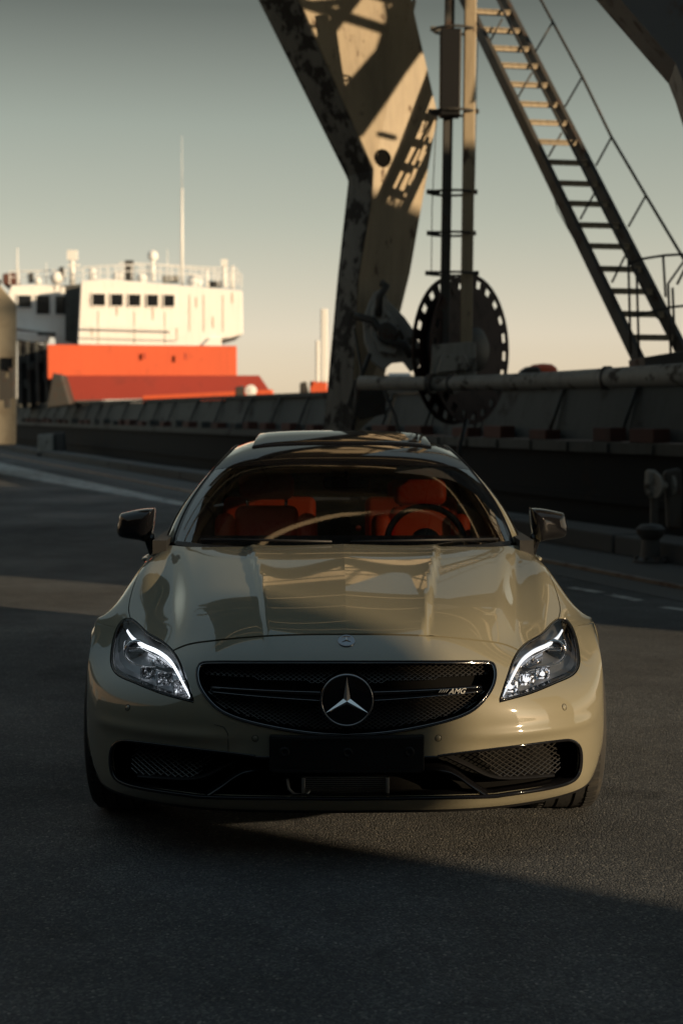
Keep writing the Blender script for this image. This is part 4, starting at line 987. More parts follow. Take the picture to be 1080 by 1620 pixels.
# grille
gr_ = bpy.data.objects.new('grille', None); COL.objects.link(gr_); gr_.parent = car
for sd in (1, -1): bucket('grille_well', G['grille'], .085, M['void'], sd, parent=gr_)
g_in = offset_px(grille_c, -7)
area_sign = None
def shrink_px(c, d):
    o = offset_px(c, d); cx_ = np.mean([p[0] for p in c]); cy_ = np.mean([p[1] for p in c])
    dist = lambda L_: np.mean([abs(p[0]-cx_)+abs(p[1]-cy_) for p in L_])
    if dist(o) > dist(c): o = offset_px(c, -d)
    # keep centre-line ends
    for i in (0, -1):
        if c[i][0] <= 549: o[i] = (c[i][0], c[i][1] + (d if c[i][1] < cy_ else -d))
    return o
ring('grille_surround', grille_c, shrink_px(grille_c, 3.2), M['gloss_black'], (1, -1), lift=.004, inward=.05, parent=gr_)
ring('grille_trim', shrink_px(grille_c, 3.4), shrink_px(grille_c, 5.0), M['dark_chrome'], (1, -1), lift=.003, inward=.01, parent=gr_)
def y_at(x, z, default=.1):
    h = SH.tree.ray_cast(Vector((abs(x), -2, z)), Vector((0, 1, 0)))
    return h[0].y if h[0] is not None else default
def xz_poly(c): 
    P = SH.ev(*np.array(st(c)).T); return [(p[0], p[2]) for p in P]
def lattice(name, poly_list, depth, dx, slope, r, mat, parent, sides=(1, -1), excl=None, step=.012):
    b = MB()
    for sd in sides:
        for poly in poly_list:
            x0 = 0 if min(p[0] for p in poly) < .01 else min(p[0] for p in poly); x1 = max(p[0] for p in poly); z0 = min(p[1] for p in poly); z1 = max(p[1] for p in poly)
            for sg in (1, -1):
                span = (z1-z0)/slope; xs = np.arange(x0-span, x1+span, dx)
                for xa_ in xs:
                    n = max(2, int(span/step)); run_ = []
                    for i in range(n+1):
                        f = i/n; x = xa_ + sg*(f*span - (0 if sg > 0 else 0)) + (span if sg < 0 else 0)*0; z = z0 + f*(z1-z0)
                        if sg < 0: x = xa_ + span - f*span
                        ins = bool(inpoly(poly, np.array([x]), np.array([z]))[0]) and not (excl and excl(x, z)) and x >= x0-1e-6
                        if ins: run_.append((x, z))
                        if (not ins or i == n) and run_:
                            if len(run_) > 1: b.tube([cw((p[0]*sd, y_at(p[0], p[1])+depth, p[1])) for p in run_], r, 4, cap=False)
                            run_ = []
    o = b.build(name, mat, parent); o['kind'] = 'stuff'; return o
gp = xz_poly(shrink_px(grille_c, 5))
gp[0] = (0, gp[0][1]); gp[-1] = (0, gp[-1][1])
zbar = lambda x: .555 + .02*min(1, x/.45)
SZ = at(549, 1108, Yl(-.01)).z - ZO
lattice('grille_mesh', [gp], .045, .021, .62, .0014, M['mesh_metal'], gr_, excl=lambda x, z: abs(z-zbar(x)) < .020 or (x*x+(z-SZ)**2) < .085**2)
# twin louvre from the star outwards
for sd in (1, -1):
    b = MB(); m_ = 18; secs = []
    for i in range(m_+1):
        x = .08 + i/m_*.385; f = i/m_; px_c = 549 + x*470; yt = 1094 - 3*f; yb_ = 1112 - 9*f
        zt_ = SZ + (1107-yt)/473 - .002; zb_ = SZ + (1107-yb_)/473; y0 = y_at(x, SZ) + .012 + .01*f
        secs.append([(x, y0+.014, zt_), (x, y0, zt_-.004), (x, y0-.002, (zt_+zb_)/2+.004), (x, y0+.008, (zt_+zb_)/2), (x, y0-.002, (zt_+zb_)/2-.003), (x, y0, zb_+.003), (x, y0+.014, zb_), (x, y0+.03, (zt_+zb_)/2)])
    k_ = 8; vs = [cw((p[0]*sd, p[1], p[2])) for s_ in secs for p in s_]; fs = [(i*k_+j, (i+1)*k_+j, (i+1)*k_+(j+1) % k_, i*k_+(j+1) % k_) for i in range(m_) for j in range(k_)]
    fs += [tuple(range(k_)), tuple(m_*k_+j for j in range(k_))]
    MB().add(vs, fs).build('louvre', M['gloss_black'], gr_, ang=30)
    for e0, nm in ((0, 'louvre_trim'), (1, 'louvre_trim')):
        pts = [cw((s_[1 if e0 == 0 else 5][0]*sd, s_[1 if e0 == 0 else 5][1]-.001, s_[1 if e0 == 0 else 5][2])) for s_ in secs]
        MB().tube(pts, .0016, 5).build(nm, M['dark_chrome'], gr_, smooth=True)
# star badge
bd = bpy.data.objects.new('star_badge', None); COL.objects.link(bd); bd.parent = car
sc = cw((0, y_at(.0, SZ)-.022, SZ)); R_ = .091
MB().lathe([(0, -.004), (R_*.5, -.003), (R_*.86, 0), (R_*.93, .002), (R_*.93, .04), (0, .05)], sc, (0, 1, 0), 56).build('badge_disc', M['gloss_black'], bd, ang=30)
MB().lathe([(R_*.90, .0), (R_*.93, -.006), (R_*.985, -.004), (R_, .004), (R_, .05)], sc, (0, 1, 0), 64).build('badge_ring', M['dark_chrome'], bd, smooth=True)
def star(c, R, name, mat, parent, notch=.16, h=.012):
    vs = [c+Vector((0, -h, 0))]; 
    for k_ in range(6):
        a = math.pi/2 + k_*math.pi/3; r = R if k_ % 2 == 0 else R*notch
        vs.append(c + Vector((math.cos(a)*r, -.001 if k_ % 2 == 0 else 0, math.sin(a)*r)))
    fs = [(0, 1+(k_+1) % 6, 1+k_) for k_ in range(6)]
    return MB().add(vs, fs).build(name, mat, parent)
star(sc+Vector((0, -.006, 0)), R_*.91, 'star', M['chrome'], bd)
# bonnet badge
hbp = SH.px(550.5, 1014); hp_ = Vector(SH.ev([hbp[0]], [hbp[1]])[0]); hp_.x = 0; hn = Vector(SH.nrm([.02], [hbp[1]])[0]); hn = -hn if flipF else hn; hn.x = 0; hn.normalize()
MB().lathe([(0, .003), (.024, .0028), (.0265, .0022), (.0285, .0035), (.0305, .0025), (.031, -.002)], cw(hp_), hn, 32).build('bonnet_badge', M['dark_chrome'], car, smooth=True)
bb = MB(); tz = Vector((0, 0, 1)).cross(Vector((1, 0, 0))); ex = Vector((1, 0, 0)); ey = hn.cross(ex).normalized(); ey = ey if ey.z > 0 else -ey
c0 = cw(hp_)+hn*.004; ptsb = [c0+hn*.003]
for k_ in range(6):
    a = math.pi/2+k_*math.pi/3; r = .021 if k_ % 2 == 0 else .0035; ptsb.append(c0 + ex*math.cos(a)*r + ey*math.sin(a)*r)
MB().add(ptsb, [(0, 1+(k_+1) % 6, 1+k_) for k_ in range(6)]).build('badge_star', M['chrome'], car)
# lettering on the grille
def text(body, loc, size, mat, parent, name, shear=.2, ext=.0012, rot=(math.pi/2, 0, 0), spacing=1.0):
    cu = bpy.data.curves.new(name, 'FONT'); cu.body = body; cu.size = size; cu.extrude = ext; cu.shear = shear; cu.align_x = 'CENTER'; cu.align_y = 'CENTER'; cu.space_character = spacing
    t = bpy.data.objects.new(name, cu); COL.objects.link(t); dg = bpy.context.evaluated_depsgraph_get(); me = bpy.data.meshes.new_from_object(t.evaluated_get(dg))
    bpy.data.objects.remove(t); o = bpy.data.objects.new(name, me); COL.objects.link(o); me.materials.clear(); me.materials.append(mat); o.parent = parent; o.location = Vector(loc)-origin(parent); o.rotation_euler = rot; return o
xl = .362; ya = y_at(xl, SZ)+.006
sl_ = math.atan2(y_at(.40, SZ)-y_at(.32, SZ), .08)
text('AMG', cw((xl+.012, ya-.004, SZ+.020)), .026, M['letter_silver'], gr_, 'lettering', shear=.45, rot=(math.pi/2, 0, sl_), spacing=1.05)
bb = MB()
for i in range(4): bb.beam(cw((xl-.048+i*.008, ya-.0+(-.04+i*.008)*math.tan(sl_), SZ+.017)), cw((xl-.040+i*.008, ya+(-.04+i*.008)*math.tan(sl_), SZ+.027)), .004, .002)
bb.build('lettering_bars', M['letter_silver'], gr_)
bb = MB(); bb.tube([cw((-.31+i*.008, ya+.02, SZ-.022+.004*math.sin(i*2.1))) for i in range(9)], .0016, 5); bb.build('script_mark', M['dark_chrome'], gr_)
# --- lower intake
lo = bpy.data.objects.new('lower_intake', None); COL.objects.link(lo); lo.parent = car
for sd in (1, -1): bucket('intake_well', G['lower'], .16, M['void'], sd, parent=lo, shrink=1.0)
ring('intake_surround', lower_c, shrink_px(lower_c, 4.5), M['gloss_black'], (1, -1), lift=.002, inward=.10, parent=lo)
def px_car(x, y, yl): return at(x, y, Yl(yl))
def strip_px(pts, wpx, ydep, thick, name, mat, parent, sides=(1, -1)):
    """ribbon following pixels on the right half, depth = shell depth + ydep"""
    for sd in sides:
        vs = []; fs = []; L_ = []
        for i, (x, y) in enumerate(pts):
            S, T = SH.px(x, y); p = SH.ev([S], [T])[0]; w2 = (wpx[i] if hasattr(wpx, '__len__') else wpx)/473/2
            L_.append((p, w2))
        for p, w2 in L_:
            for dz, dy in ((w2, 0), (0, -.006), (-w2, 0), (-w2, thick), (w2, thick)): vs.append(cw((p[0]*sd, p[1]+ydep+dy, p[2]+dz)))
        n = len(L_)
        for i in range(n-1):
            for k_ in range(5): fs.append((i*5+k_, (i+1)*5+k_, (i+1)*5+(k_+1) % 5, i*5+(k_+1) % 5))
        fs += [(0, 1, 2, 3, 4), tuple((n-1)*5+k_ for k_ in range(5))]
        MB().add(vs, fs).build(name, mat, parent, ang=50)
finp = smooth_path([(556, 1222), (640, 1220), (698, 1221), (724, 1230), (752, 1250), (782, 1264), (840, 1258), (905, 1244)], 4)
strip_px(finp, [4]*8+[7]*12+[6]*9, .02, .08, 'intake_fin', M['gloss_black'], lo)
strip_px(smooth_path([(705, 1200), (740, 1216), (790, 1236), (880, 1232)], 5), 5, .04, .06, 'intake_vane', M['satin_black'], lo)
mp_ = smooth_path([(752, 1186), (820, 1181), (872, 1177), (884, 1183), (890, 1228), (848, 1233), (800, 1238), (780, 1226)], 3, closed=True)
lattice('intake_mesh', [xz_poly(mp_)], .05, .026, .66, .0019, M['mesh_metal'], lo)
# radiator in the middle
zr0 = px_car(550, 1258, .06).z-ZO; zr1 = px_car(550, 1231, .06).z-ZO
for x0 in (-.148, .140): bevel(MB().box(cw((x0, .07, (zr0+zr1)/2)), (.014, .03, zr1-zr0+.006)).build('radiator_frame', M['dull_aluminium'], lo), .003)
for i in range(9):
    MB().box(cw((-.004, .075, zr0+(zr1-zr0)*i/8)), (.275, .012, .0022)).build('radiator_slat', M['dull_aluminium'], lo)
bb = MB()
for i in range(34): bb.box(cw((-.137+i*.008, .082, (zr0+zr1)/2)), (.0015, .008, zr1-zr0))
o = bb.build('radiator_fins', M['mesh_metal'], lo); o['kind'] = 'stuff'
bb = MB(); bb.tube([px_car(455, 1232, .05), px_car(457, 1248, .05), px_car(466, 1256, .05), px_car(484, 1258, .05), px_car(490, 1250, .05)], .005, 8); bb.build('tow_hook_pipe', M['dull_aluminium'], lo, smooth=True)
# plate holder
z0_ = px_car(550, 1222, -.03).z-ZO; z1_ = px_car(550, 1166, -.03).z-ZO
ph = MB(); n = 15; fr = []
for i in range(n):
    x = -.262+.524*i/(n-1); y = -.030 + .3*x*x
    fr.append((x, y))
vs = []
for x, y in fr: vs += [cw((x, y, z0_)), cw((x, y, z1_)), cw((x, y+.03, z1_)), cw((x, y+.03, z0_))]
fs = [(i*4+k_, (i+1)*4+k_, (i+1)*4+(k_+1) % 4, i*4+(k_+1) % 4) for i in range(n-1) for k_ in range(4)] + [(0, 1, 2, 3), tuple((n-1)*4+k_ for k_ in range(4))]
pho = bevel(ph.add(vs, fs).build('plate_holder', M['plastic'], car), .004, 2)
for x in (-.21, .002, .21):
    bb = MB().lathe([(.006, -.001), (.012, -.006), (.017, -.003), (.019, .003)], cw((x, -.031+.3*x*x, (z0_+z1_)/2+.006)), (0, 1, 0), 20).build('screw_boss', M['plastic'], pho, smooth=True)
MB().box(cw((0, -.034, z0_+.006)), (.5, .006, .010)).build('holder_rib', M['plastic'], pho)
MB().box(cw((0, -.034, z1_-.006)), (.5, .006, .006)).build('holder_rib', M['plastic'], pho)
# parking sensors
for (x, y) in ((893, 1119), (693, 1168)):
    for sd in (1, -1):
        S, T = SH.px(x, y); p = Vector(SH.ev([S], [T])[0]); n_s = Vector(SH.nrm([S], [T])[0]); n_s = -n_s if flipF else n_s
        p.x *= sd; n_s.x *= sd
        MB().lathe([(0, .0015), (.0085, .0015), (.0095, .0), (.0098, -.003)], cw(p), n_s, 20).build('parking_sensor', M['paint'], car, smooth=True)
        MB().lathe([(.0102, -.001), (.0108, .0012), (.0120, .0006), (.0123, -.002)], cw(p), n_s, 20).build('sensor_ring', M['satin_black'], car, smooth=True)
# grime-free cut line (left) as a thin recess
for sd in (-1,):
    bb = MB(); L_ = []
    for (x, y) in [(735, 1193), (736, 1160), (742, 1150), (757, 1146)]:
        S, T = SH.px(x, y); q = SH.ev([S], [T])[0]; nn_ = SH.nrm([S], [T])[0]; nn_ = -nn_ if flipF else nn_; q = q+nn_*.0003; L_.append(cw((q[0]*sd, q[1], q[2])))
    bb.tube(L_, .0011, 5).build('cover_seam', M['satin_black'], car)
# --- headlights
head_in = shrink_px(head_c, 2.2)
for sd in (1, -1):
    hl = bpy.data.objects.new('headlight', None); COL.objects.link(hl); hl.parent = car
    if sd < 0: hl['label'] = 'headlight with bright white light strip in the shade'
    def S3(x, y, dep=0):
        S, T = SH.px(x, y); p = SH.ev([S], [T])[0]; return cw((p[0]*sd, p[1]+dep, p[2]))
    bucket('lamp_housing', G['head'], .13, M['lamp_inner'], sd, shrink=.9, parent=hl)
    Vh, Fh = dom_tri(SH, [G['head']], 12, 12); ch = Vh[Fh].mean(1); okh = inpoly(G['head'], ch[:, 0], ch[:, 1])
    Ph = SH.ev(Vh[:, 0], Vh[:, 1]); Nh = SH.nrm(Vh[:, 0], Vh[:, 1]); Nh = -Nh if flipF else Nh
    used = np.unique(Fh[okh]); mp2 = -np.ones(len(Vh), int); mp2[used] = np.arange(len(used)); Ph = Ph[used]-Nh[used]*.002; Nq = Nh[used].copy(); Ph[:, 0] *= sd; Nq[:, 0] *= sd
    fo = mp2[Fh[okh]]; fo = fo[:, ::-1] if (flipF) != (sd < 0) else fo
    mk('lens', [cw(p) for p in Ph], [tuple(int(i) for i in f) for f in fo], M['lens'], hl, normals=list(Nq))
    ring('bezel', head_c, shrink_px(head_c, 3.0), M['gloss_black'], (sd,), lift=.0005, inward=.05, parent=hl, d0=.004)
    drl = smooth_path([(893, 999), (884, 1012), (868, 1023), (846, 1033), (828, 1047), (816, 1066), (806, 1086), (797, 1103)], 4)
    strip_px(drl, [3.6+2.6*min(1, i/6) if i < 20 else 6.2-(i-20)*.38 for i in range(len(drl))], .020, .02, 'light_strip', M['drl'] if sd < 0 else M['drl_soft'], hl, sides=(sd,))
    # inner guide line
    MB().tube([S3(x, y, .05) for x, y in smooth_path([(826, 1060), (850, 1042), (880, 1025), (897, 1016), (900, 1036), (892, 1050), (868, 1058), (840, 1066), (820, 1072)], 4)], .0022, 6).build('guide_line', M['crystal'], hl, smooth=True)
    # projector lens
    c = S3(882, 1036, .075)
    MB().lathe([(.044, .03), (.046, -.004), (.040, -.008), (.037, .0)], c, (0, 1, 0), 32).build('projector_ring', M['crystal'], hl, smooth=True)
    MB().lathe([(0, -.012), (.016, -.010), (.028, -.004), (.036, .004), (.037, .02)], c, (0, 1, 0), 28).build('projector_lens', M['gloss_black'], hl, smooth=True)
    bevel(MB().box(c+Vector((0, -.004, .012)), (.055, .03, .016)).build('projector_shutter', M['crystal'], hl), .004, 2)
    # dark inner plate with step
    b = MB(); P = [S3(x, y, .09) for x, y in ((822, 1058), (850, 1040), (866, 1030), (862, 1056), (840, 1064))]; b.prism(P, (0, .03, 0)); b.build('inner_plate', M['dark_chrome'], hl)
    for (x, y) in ((848, 1048), (856, 1052), (838, 1056)):
        MB().lathe([(0, -.006), (.006, -.004), (.008, .004)], S3(x, y, .078), (0, 1, 0), 10).build('bulb', M['crystal'], hl, smooth=True)
    # crystal cups along the bottom
    for (x, y, w_) in ((810, 1090, 1.0), (836, 1079, 1.0), (862, 1069, .95)):
        c = S3(x, y, .052); cup = bpy.data.objects.new('reflector_cup', None); COL.objects.link(cup); cup.parent = None; bpy.data.objects.remove(cup)
        b = MB(); nn_ = 7; W_, H_ = .052*w_, .042
        grid = []
        for i in range(nn_+1):
            for j in range(5):
                u = i/nn_*2-1; v = j/4*2-1
                grid.append(c + Vector((u*W_/2, .022*(1-max(abs(u), abs(v))**2) + random.uniform(-.003, .003), v*H_/2)))
        b.add(grid, [(i*5+j, (i+1)*5+j, (i+1)*5+j+1, i*5+j+1) for i in range(nn_) for j in range(4)])
        b.build('reflector_cup', M['crystal'], hl)
        MB().lathe([(0, -.004), (.007, -.002), (.009, .006)], c+Vector((0, .002, -.004)), (0, 1, 0), 10).build('bulb', M['drl_soft'] if sd > 0 else M['crystal'], hl, smooth=True)
        b = MB(); b.box(c+Vector((-W_/2-.002, -.004, 0)), (.003, .02, H_)); b.box(c+Vector((0, -.004, H_/2+.002)), (W_, .02, .003)); b.build('cup_divider', M['crystal'], hl)

# --- wheels
def wheel(x, y, sd, steer=0):
    wv = bpy.data.objects.new('wheel', None); COL.objects.link(wv); wv.parent = car
    R, W = .352, .27; c = cw((x*sd, y, R-ZO)); ax_ = rotz(steer) @ Vector((sd, 0, 0)); h = W/2
    prof = [(.250, -h+.02), (.262, -h+.004), (.31, -h-.004), (.333, -h+.004), (.345, -h+.018), (.3505, -h+.035)]
    gx = [-.075, -.03, .03, .075]
    pr = list(prof)
    for g_ in gx: pr += [(.352, g_-.006), (.343, g_-.004), (.343, g_+.004), (.352, g_+.006)]
    pr += [(p, -a) for p, a in prof[::-1]]
    MB().lathe(pr, c, ax_, 96).build('tyre', M['rubber'], wv, ang=25)
    # shoulder tread blocks
    b = MB(); n = 60; r1 = ax_.orthogonal().normalized(); r2 = ax_.cross(r1)
    for k_ in range(n):
        t = 2*math.pi*k_/n; rd = r1*math.cos(t)+r2*math.sin(t); tg = ax_.cross(rd)
        for s_ in (-1, 1):
            pc = c + rd*.3515 + ax_*s_*(h-.037); b.beam(pc - ax_*s_*.022, pc + ax_*s_*.016 - rd*.006, .024, .007, side=tg)
    o = b.build('tread_blocks', M['rubber'], wv); o['kind'] = 'stuff'
    MB().lathe([(.255, -h+.02), (.235, -h+.02), (.22, 0), (.225, h-.03), (.24, h-.008), (.252, h-.008), (.255, h-.02)], c, ax_, 48).build('rim', M['rim'], wv, ang=30)
    for k_ in range(10):
        t = 2*math.pi*k_/10; rd = r1*math.cos(t)+r2*math.sin(t)
        MB().beam(c+rd*.05+ax_*(h-.05), c+rd*.24+ax_*(h-.02), .022, .03, side=ax_.cross(rd)).build('spoke', M['rim'], wv)
    MB().lathe([(0, h-.03), (.05, h-.03), (.07, h-.06), (.07, 0)], c, ax_, 24).build('hub', M['rim'], wv, ang=30)
    MB().lathe([(0, 0), (.18, 0), (.18, .03), (0, .03)], c, ax_, 32).build('brake_disc', M['dark_chrome'], wv, ang=30)
for sd in (1, -1): wheel(.836, .85, sd); wheel(.826, 3.744, sd)
# wheel-arch liners
for sd in (1, -1):
    for yc in (.87, 3.744):
        vs = []; fs = []
        for i in range(25):
            t = math.pi*(-.08) + math.pi*1.16*i/24
            for x in (.88, .60): vs.append(cw((x*sd, yc+math.cos(t)*.350, .325+math.sin(t)*.345)))
        for i in range(24): fs.append((i*2, i*2+1, i*2+3, i*2+2))
        mk('arch_liner', vs, fs, M['void'], car)

# --- greenhouse surface
NET2 = [
 row([0,.25,.50,.68,.76,.80,.83],[1.36,1.37,1.44,1.58,1.70,1.80,2.00],[.930,.930,.925,.922,.925,.925,.925]),
 row([0,.24,.475,.64,.715,.752,.83],[1.74,1.75,1.80,1.91,2.00,2.08,2.30],[1.105,1.105,1.10,1.09,1.08,1.065,.93]),
 row([0,.215,.42,.555,.615,.650,.84],[2.13,2.135,2.17,2.24,2.31,2.40,2.60],[1.270,1.269,1.263,1.252,1.240,1.205,.935]),
 row([0,.20,.39,.51,.570,.605,.84],[2.45,2.455,2.48,2.52,2.57,2.62,2.80],[1.345,1.344,1.336,1.318,1.300,1.262,.935]),
 row([0,.20,.39,.50,.555,.595,.84],[2.85,2.85,2.86,2.87,2.88,2.90,3.0],[1.378,1.376,1.366,1.345,1.325,1.285,.935]),
 row([0,.20,.39,.50,.555,.595,.84],[3.35,3.35,3.35,3.35,3.35,3.35,3.4],[1.355,1.353,1.343,1.322,1.303,1.262,.935]),
 row([0,.22,.43,.55,.61,.65,.83],[3.95,3.95,3.93,3.90,3.88,3.87,3.85],[1.20,1.198,1.187,1.165,1.145,1.11,.93]),
 row([0,.25,.50,.64,.71,.76,.82],[4.42,4.42,4.40,4.36,4.33,4.30,4.25],[1.01,1.01,1.0,.985,.97,.955,.92]),
 row([0,.25,.50,.66,.74,.79,.83],[4.90,4.895,4.87,4.83,4.79,4.75,4.70],[.96,.96,.955,.945,.935,.925,.90]),
]
GH = Surf(NET2).bvh(12)
V2, F2 = dom_tri(GH, [], 14, 14); c2 = V2[F2].mean(1); P2 = GH.ev(V2[:, 0], V2[:, 1]); N2_ = GH.nrm(V2[:, 0], V2[:, 1])
fl2 = N2_[np.argmin(abs(V2[:, 0]-1)+abs(V2[:, 1]-4))][2] < 0
if fl2: N2_ = -N2_
cs_, ct_ = c2[:, 0], c2[:, 1]
def gpanel(name, mask, sides, mat, lift=0.0, parent=car):
    vs = []; ns_ = []; fs = []
    for sd in sides:
        f = F2[mask]; used = np.unique(f); mp3 = -np.ones(len(V2), int); mp3[used] = np.arange(len(used)); f = mp3[f]
        P = P2[used]+N2_[used]*lift; Nn = N2_[used].copy(); P = P.copy(); P[:, 0] *= sd; Nn[:, 0] *= sd
        if fl2 != (sd < 0): f = f[:, ::-1]
        b0 = len(vs); vs += [cw(p) for p in P]; ns_ += list(Nn); fs += [tuple(int(i)+b0 for i in q) for q in f]
    return mk(name, vs, fs, mat, parent, normals=ns_)
ws = (cs_ < 3.70) & (ct_ < 1.93)
gpanel('windshield', ws, (1, -1), M['windshield'])
gpanel('windshield_frame', (cs_ < 3.99) & (ct_ < 2.07) & ~ws, (1, -1), M['gloss_black'], .001)
for sd in (1, -1):
    gpanel('roof_pillar', (cs_ >= 3.99) & (cs_ < 5.0) & (ct_ < 7), (sd,), M['paint'])
    gpanel('side_window', (cs_ >= 5.0) & (ct_ < 6.2), (sd,), M['side_glass'])
    gpanel('quarter_panel', (cs_ >= 5.0) & (ct_ >= 6.2), (sd,), M['paint'])
    MB().tube([cw((p[0]*sd, p[1], p[2])) for p in GH.ev(np.full(40, 3.99), np.linspace(0, 6.2, 40))+np.array([0, 0, .002])], .004, 6).build('pillar_seal', M['satin_black'], car, smooth=True)
    MB().tube([cw((p[0]*sd, p[1], p[2])) for p in GH.ev(np.full(40, 5.02), np.linspace(0, 6.2, 40))], .007, 6).build('window_trim', M['gloss_black'], car, smooth=True)
gpanel('roof', (cs_ < 3.99) & (ct_ >= 2.07) & (ct_ < 5.3), (1, -1), M['gloss_black'])
gpanel('rear_window', (cs_ < 3.99) & (ct_ >= 5.3) & (ct_ < 6.8), (1, -1), M['side_glass'])
gpanel('boot_lid', ((cs_ < 3.99) & (ct_ >= 6.8)) | ((cs_ >= 3.99) & (cs_ < 5) & (ct_ >= 7)), (1, -1), M['paint'])
# tilted glass sunroof
vs = []; fs = []; nx_, ny_ = 16, 8
for j in range(ny_+1):
    for i in range(nx_+1):
        u = i/nx_*2-1; v = j/ny_; x = u*.445*(1-.04*v); y = 2.50+v*.44
        hz = GH.tree.ray_cast(Vector((min(abs(x), .5), y, 3)), Vector((0, 0, -1)))[0]; zz = (hz.z if hz else 1.33) + .008 + .026*v**.9
        vs.append(cw((x, y, zz)))
for j in range(ny_):
    for i in range(nx_): a = j*(nx_+1)+i; fs.append((a, a+1, a+nx_+2, a+nx_+1))
so = mk('sunroof', vs, fs, M['gloss_black'], car, smooth=True); md = so.modifiers.new('solid', 'SOLIDIFY'); md.thickness = .014; md.offset = -1; bevel(so, .003)
# wipers
b = MB(); b.tube([cw((.03, 1.375, .958)), cw((.35, 1.42, .962)), cw((.68, 1.60, .952))], .006, 6); b.tube([cw((-.62, 1.56, .952)), cw((-.35, 1.42, .962)), cw((-.05, 1.37, .960))], .006, 6)
b.build('wiper', M['satin_black'], car, smooth=True)
b = MB(); 
for x0, x1 in ((-.74, .74),):
    n = 30; vs = []
    for i in range(n+1):
        x = x0+(x1-x0)*i/n; a = abs(x); y = np.interp(a, [0, .25, .5, .68, .76], [1.335, 1.34, 1.40, 1.54, 1.66]); vs += [cw((x, y, .925)), cw((x, y+.09, .942))]
    b.add(vs, [(i*2, i*2+2, i*2+3, i*2+1) for i in range(n)])
b.build('cowl_panel', M['satin_black'], car)
# --- body sides, doors and rear
NET3 = [
 row([.785,.85,.905,.94,.945,.90],[1.655,1.615,1.515,1.445,1.42,1.42],[.92,.87,.78,.55,.28,.17]),
 row([.80,.865,.915,.945,.945,.905],[1.95,1.93,1.90,1.88,1.86,1.86],[.925,.875,.77,.55,.30,.17]),
 row([.83,.88,.925,.945,.945,.905],[2.5]*6,[.93,.875,.77,.55,.30,.17]),
 row([.835,.885,.93,.95,.95,.91],[3.1]*6,[.935,.88,.78,.55,.30,.17]),
 row([.83,.89,.935,.955,.955,.92],[3.7]*6,[.93,.88,.78,.55,.30,.19]),
 row([.82,.88,.925,.94,.935,.90],[4.3]*6,[.925,.88,.78,.55,.32,.22]),
 row([.80,.855,.89,.90,.89,.85],[4.72,4.72,4.73,4.74,4.74,4.72],[.91,.87,.77,.55,.35,.26]),
 row([.3,.32,.33,.33,.32,.31],[4.93,4.95,4.96,4.96,4.95,4.92],[.93,.88,.77,.55,.38,.28]),
 row([0,0,0,0,0,0],[4.94,4.96,4.975,4.975,4.96,4.93],[.94,.89,.77,.55,.38,.28]),
]
SD = Surf(NET3)
th = np.linspace(0, 2*math.pi, 49)[:-1]
V3, F3 = dom_tri(SD, [], 10, 14); P3 = SD.ev(V3[:, 0], V3[:, 1]); N3 = SD.nrm(V3[:, 0], V3[:, 1]); c3 = V3[F3].mean(1)
if N3[np.argmin(abs(V3[:, 0]-2)+abs(V3[:, 1]-2))][0] < 0: N3 = -N3; fl3 = True
else: fl3 = False
C3 = SD.ev(c3[:, 0], c3[:, 1]); keep = ~(((C3[:, 1]-3.744)**2+(C3[:, 2]-.34)**2 < .365**2) & (C3[:, 0] > .7)) & ~(((C3[:, 1]-.87)**2+(C3[:, 2]-.34)**2 < .36**2))
for sd in (1, -1):
    for nm, m_ in (('front_door', keep & (C3[:, 1] < 2.55)), ('rear_door', keep & (C3[:, 1] >= 2.55) & (C3[:, 1] < 3.5)), ('rear_wing', keep & (C3[:, 1] >= 3.5))):
        f = F3[m_]; used = np.unique(f); mp4 = -np.ones(len(V3), int); mp4[used] = np.arange(len(used)); f = mp4[f]; P = P3[used].copy(); Nn = N3[used].copy(); P[:, 0] *= sd; Nn[:, 0] *= sd
        if fl3 != (sd < 0): f = f[:, ::-1]
        mk(nm, [cw(p) for p in P], [tuple(int(i) for i in q) for q in f], M['paint'], car, normals=list(Nn))
    MB().tube([cw((.946*sd, 2.25, .80)), cw((.958*sd, 2.28, .80)), cw((.958*sd, 2.44, .80)), cw((.946*sd, 2.47, .80))], .009, 8).build('door_handle', M['paint'], car, smooth=True)
MB().box(cw((0, 2.9, .20)), (1.7, 3.7, .04)).build('floor_pan', M['void'], car)
